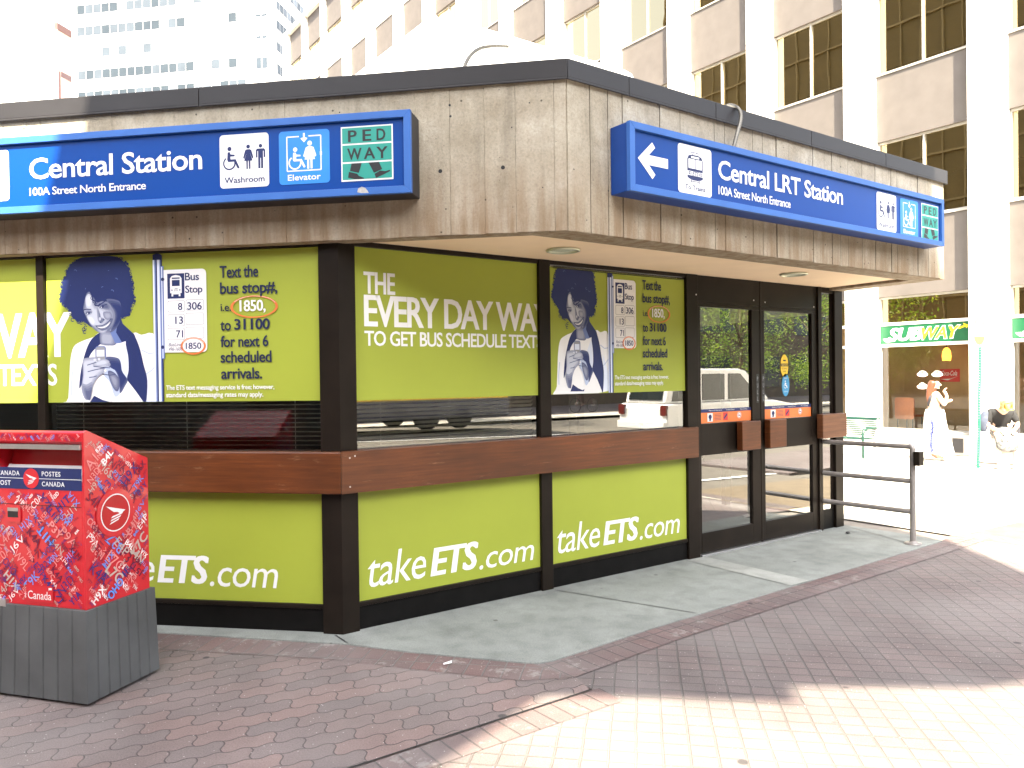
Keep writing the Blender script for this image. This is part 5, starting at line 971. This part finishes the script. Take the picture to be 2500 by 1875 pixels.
b = MB(); b.box(E1, .03, uD*.16, 0, E1.at(155, 178)[1]-.1, -.1, .1); b.build('downpipe', mat('brown_panel', (.12, .06, .055), .5), T)

# ================================================================== STREET MIRRORED IN THE GLASS
barkm = mat('tree_bark', (.09, .065, .045), .9, 0, .3, 9, .4, 30)
leafm = []
for i, c in enumerate(((.15, .23, .035), (.09, .16, .028), (.22, .29, .05))):
    m, t_, b_, L_ = _new('leaf_%s' % ('mid', 'deep', 'light')[i]); b_.inputs['Base Color'].default_value = (*c, 1); b_.inputs['Roughness'].default_value = .5
    tl = N(t_, 'ShaderNodeBsdfTranslucent', Color=(c[0]*1.3, c[1]*1.3, c[2], 1)); mx = N(t_, 'ShaderNodeMixShader'); mx.inputs[0].default_value = .5; L_(b_.outputs[0], mx.inputs[1]); L_(tl.outputs[0], mx.inputs[2]); L_(mx.outputs[0], t_.nodes['Material Output'].inputs[0]); leafm.append(m)
def tree(x, y, h, r, n, label, seed, low=.35, group='street trees'):
    z0 = gz(x)-.08 if y < -20 else gz(x); T = thing('street_tree', (x, y, z0), label, 'tree', group); rr = random.Random(seed)
    b = MB(); b.tube([(x, y, z0), (x+.05, y, z0+h*.2), (x-.05, y+.05, z0+h*.45), (x, y, z0+h*.85)], [.16, .12, .09, .02], 10)
    for k in range(9):
        a = rr.uniform(0, 6.28); za = z0+h*rr.uniform(.3, .6); L_ = r*rr.uniform(.5, .9); b.tube([(x, y, za), (x+math.cos(a)*L_*.5, y+math.sin(a)*L_*.5, za+h*.12), (x+math.cos(a)*L_, y+math.sin(a)*L_, za+h*.2)], [.05, .03, .01], 6)
    b.build('trunk', barkm, T); b = MB(); cl = []
    for k in range(34):
        a = rr.uniform(0, 6.28); q = rr.random()**.5; zz = rr.uniform(low, 1.); cl.append(Vector((x+math.cos(a)*r*q*math.sin(math.pi*min(1, (1.08-zz)/(1.12-low)*.75+.2)), y+math.sin(a)*r*q*math.sin(math.pi*min(1, (1.08-zz)/(1.12-low)*.75+.2)), z0+h*zz)))
    for k in range(n):
        c = rr.choice(cl); g = lambda: rr.gauss(0, r*.17); p = c+Vector((g(), g(), g()*.8)); s = rr.uniform(.05, .10)
        d = Vector((rr.gauss(0, 1), rr.gauss(0, 1), rr.gauss(0, .6))).normalized(); e = d.orthogonal().normalized(); e = (e + d.cross(e)*rr.uniform(-1, 1)).normalized()
        b.add([p-d*s, p+e*s*.45, p+d*s, p-e*s*.45], [(0, 1, 2, 3)], rr.choices((0, 1, 2), (4, 3, 2))[0])
    b.build('crown', leafm, T)
tree(7.4, 10.2, 5.0, 2.1, 6000, 'small leafy tree behind the station, mirrored in the shop glass', 11, .32)
for x, y, h, r, s, lb in ((27.5, -22.6, 8.6, 3.2, 1, 'street tree across the road, mirrored in the left half of the left door'), (33.5, -23, 9.0, 3.4, 2, 'street tree across the road, mirrored between the two doors'), (40, -22.6, 8.6, 3.3, 3, 'street tree across the road, mirrored in the right door'), (46.5, -23.5, 9, 3.4, 4, 'farthest street tree across the road'), (14, -23.5, 7.5, 2.8, 6, 'street tree across the road, mirrored behind the bus')):
    tree(x, y, h, r, 6500, lb, s, .2)
T = thing('street_block', (20, -32, 0), 'dark office block across the road, mirrored in the station glass', 'building')
b = MB(); b.wbox(-40, 95, -44, -32, -.2, 14); b.build('wall', mat('brown_brick', (.10, .075, .055), .8, 0, .2, 2), T)
for k in range(23):
    x = -38+k*5.6; b = MB(); b.wbox(x, x+3.6, -32.03, -31.97, .6, 2.9); b.build('shop_window', M['twin'], T)
    for z in (4.6, 8.0): b = MB(); b.wbox(x, x+4.2, -32.03, -31.97, z, z+1.9); b.build('window', M['twin'], T)
carw = mat('white_car_paint', (.74, .74, .73), .25, 0, .02, coat=.6); tyre = mat('tyre_rubber', (.015, .015, .016), .8); carg = mat('car_glass', (.015, .02, .022), .05, 0, .1, spec=.8); redl = mat('red_tail_light', (.10, .012, .01), .3); chrome = mat('chrome', (.6, .6, .6), .15, .9)
def wheel(T, x, y, z, r, side):
    ax = Matrix.Rotation(R(90), 3, 'X'); b = MB(); b.lathe((x, y, z), [(r*.62, -.10), (r*.97, -.09), (r, -.03), (r, .03), (r*.97, .09), (r*.62, .10)], 28, ax=ax); o = b.build('wheel', tyre, T); b = MB(); b.lathe((x, y+side*.085, z), [(r*.62, -.015), (r*.58, .012), (r*.15, .018), (.02, .02)], 20, ax=ax); b.build('rim', chrome, o)
def suv(x0, y, label, L=4.9, hgt=1.9):
    z0 = gz(x0+2)-.02; T = thing('sport_utility_vehicle', (x0+L/2, y, z0), label, 'car'); XF = Fr((x0, y, z0), (1, 0, 0), (0, -1, 0)); k = L/4.9
    low = [(0, .42), (.02, .95), (.10, 1.08), (3.45*k, 1.10), (3.9*k, 1.06), (4.75*k, .90), (4.88*k, .72), (4.9*k, .40), (4.4*k, .30), (.45, .30)]; up = [(.10, 1.08), (.32, hgt-.10), (.55, hgt), (2.6*k, hgt), (2.85*k, hgt-.06), (3.75*k, 1.09)]
    b = MB(); b.prism(XF, low, -.9, .9); b.build('body', carw, T, bevel=.05); b = MB(); b.prism(XF, up, -.76, .76); b.build('cabin', carw, T, bevel=.06)
    for s in (-.765, .765):
        for pts in ([(.32, 1.14), (.50, hgt-.16), (1.15*k, hgt-.14), (1.15*k, 1.14)], [(1.28*k, 1.14), (1.28*k, hgt-.14), (2.05*k, hgt-.14), (2.05*k, 1.14)], [(2.18*k, 1.14), (2.18*k, hgt-.14), (2.62*k, hgt-.14), (3.35*k, 1.16)]): b = MB(); b.prism(XF, pts, s-.008, s+.008); b.build('side_window', carg, T)
    b = MB(); b.add([XF(2.80*k, hgt-.12, -.66), XF(2.80*k, hgt-.12, .66), XF(3.70*k, 1.14, .70), XF(3.70*k, 1.14, -.70)], [(0, 1, 2, 3)]); b.v = [p+Vector((.05, 0, .05)) for p in b.v]; b.build('windscreen', carg, T)
    b = MB(); b.add([XF(.14, 1.18, -.62), XF(.14, 1.18, .62), XF(.34, hgt-.16, .60), XF(.34, hgt-.16, -.60)], [(0, 1, 2, 3)]); b.v = [p-Vector((.04, 0, 0)) for p in b.v]; b.build('rear_window', carg, T)
    b = MB(); b.box(XF, -.10, .1, .40, .62, -.88, .88); b.build('bumper', carw, T, bevel=.03); b = MB(); b.box(XF, 4.85*k, 4.98*k, .36, .6, -.86, .86); b.build('bumper', carw, T, bevel=.03)
    for s in (-.78, .78): b = MB(); b.box(XF, -.03, .06, .78, 1.05, s-.1, s+.1); b.build('tail_light', redl, T); b = MB(); b.box(XF, 4.78*k, 4.90*k, .68, .84, s-.12, s+.12); b.build('headlight', M['lens'], T)
    for xx in (.95*k, 3.9*k):
        for s in (-1, 1): wheel(T, x0+xx, y-s*-.82, z0+.36, .36, s)
suv(13.0, -10.3, 'white sport utility vehicle on the road, mirrored in the doors', 5.9, 2.0)
T = thing('bus', (6.5, -17.5, gz(6)), 'dark blue bus with a yellow stripe on the road, mirrored below the green poster', 'bus'); busb = mat('bus_navy_paint', (.015, .02, .05), .3, 0, .1, coat=.5); XB = Fr((.8, -17.5, gz(6)-.02), (1, 0, 0), (0, -1, 0))
b = MB(); b.prism(XB, [(0, .35), (0, 2.9), (.2, 3.05), (11.8, 3.05), (12, 2.9), (12.1, 1.2), (12.05, .35)], -1.25, 1.25); b.build('body', busb, T, bevel=.06)
b = MB(); b.box(XB, .02, 12.0, .95, 1.18, -1.258, 1.258); b.build('stripe', YEL, T)
for k in range(7): b = MB(); b.box(XB, .5+k*1.6, 1.9+k*1.6, 1.5, 2.6, -1.256, 1.256); b.build('side_window', carg, T)
for xx in (2.2, 9.0, 10.2):
    for s in (-1, 1): wheel(T, .8+xx, -17.5+s*1.12, gz(6)+.45, .46, s)
# parked bicycle by the far kerb
T = thing('bicycle', (21.6, -22.6, -.46), 'bicycle parked on the far pavement, mirrored next to the white vehicle', 'bicycle'); bx, by_, bz_ = 21.6, -22.6, -.08+gz(17)*0
for dx in (-.52, .52):
    b = MB(); b.tube([(bx+dx+.33*math.cos(a*.2618), by_, bz_+.34+.33*math.sin(a*.2618)) for a in range(24)], .018, 6, closed=True); o = b.build('wheel', tyre, T); b = MB()
    for a in range(10): b.tube([(bx+dx, by_, bz_+.34), (bx+dx+.32*math.cos(a*.628), by_, bz_+.34+.32*math.sin(a*.628))], .004, 4)
    b.build('spokes', chrome, o)
b = MB()
for p in ([(-.52, .34), (-.12, .30), (-.22, .82), (-.52, .34)], [(-.12, .30), (.38, .78), (-.2, .74)], [(.52, .34), (.38, .78), (.36, .95)]): b.tube([(bx+u, by_, bz_+v) for u, v in p], .018, 6)
b.build('bike_frame', mat('bike_paint', (.06, .02, .02), .4), T); b = MB(); b.tube([(bx+.34, by_-.25, bz_+.96), (bx+.36, by_, bz_+.95), (bx+.34, by_+.25, bz_+.96)], .012, 6); b.build('handlebar', blk, T); b = MB(); b.tube([(bx-.34, by_, bz_+.86), (bx-.10, by_, bz_+.87)], .05, 8); b.build('saddle', blk, T)
# brown gridded tower mirrored in the office windows
T = thing('grid_tower', (-26, 27, 0), 'brown office tower with a grid of mullions, mirrored in the office windows', 'building')
b = MB(); b.wbox(-34, -24, 8, 50, -.1, 48); b.build('wall', mat('bronze_glazing', (.17, .13, .062), .4), T); b = MB()
for k in range(29): y = 8+k*1.5; b.wbox(-24.001, -23.85, y-.05, y+.05, 0, 48)
for k in range(14): z = k*3.5; b.wbox(-24.001, -23.8, 8, 50, z, z+.14)
b.build('mullion_grid', mat('bronze_mullion', (.30, .25, .16), .5), T)
BK = Fr(LW(0, 0, 11.5), (-S2, S2, 0), (S2, S2, 0)); T = thing('brick_building', LW(0, 0, 11.5), 'low dark brick building across the pavement, mirrored in the left window', 'building')
b = MB(); b.box(BK, -12, 30, -.1, 7.5, -8, 0); b.build('wall', mat('dark_brick', (.07, .045, .036), .8, 0, .25, 3), T)
for k in range(9): b = MB(); b.box(BK, -10+k*4.2, -7.2+k*4.2, .5, 2.8, -.04, .03); b.build('shop_window', M['twin'], T); b = MB(); b.box(BK, -10+k*4.2, -7.2+k*4.2, 3.0, 3.5, -.04, .05); b.build('shop_fascia', [YEL, M['span'], M['winf']][k % 3], T)
# unseen slab added overhead, its outline shaped to shade the station front
ZS = 10.5; INV = 1/math.tan(R(SUN_EL)); hx, hy = math.cos(R(SUN_AZ))*INV, math.sin(R(SUN_AZ))*INV
tg = [(-13, -9), (-3.0, -4.2), (-1.3, -2.3), (-.47, -1.86), (.05, -1.66), (.42, -1.52), (.85, -1.87), (1.36, -2.34), (1.52, -2.20), (2.25, -2.80), (2.6, -2.92), (3.0, -3.35), (3.9, -3.0), (5.0, -1.92), (5.68, -1.05), (6.0, -.3), (6.42, .9), (6.75, 1.6), (3.2, 3.4), (1.2, 3.15), (.1, 3.3), (-.6, 2.7), (-1.6, 1.95), (-13, -2.5)]
T = thing('shade_slab', (tg[8][0]-hx*ZS, tg[8][1]-hy*ZS, ZS), 'concrete walkway bridge high over the street, shading the station front', 'bridge')
b = MB(); b.prism(GR, [(x-hx*ZS, y-hy*ZS) for x, y in tg], ZS, ZS+.25); b.build('deck', M['slab2'], T)

# small litter on the ground
q = ground(1093, 1620, 0); b = MB(); b.add([(q.x-.03, q.y-.004, .002), (q.x+.02, q.y-.012, .003), (q.x+.032, q.y+.008, .009), (q.x-.02, q.y+.012, .004)], [(0, 1, 2, 3)]); b.build('paper_scrap', M['white'], label='crumpled white paper scrap on the brick paving near the apron corner', category='litter')
q = ground(2070, 1303, 0); b = MB(); b.ball((q.x, q.y, .012), .028, .02, .012, 8, 5); b.ball((q.x+.03, q.y+.01, .008), .018, .012, .008, 8, 5); b.build('dead_leaf', M['black'], label='dark curled dead leaf on the concrete below the handrail', category='litter')
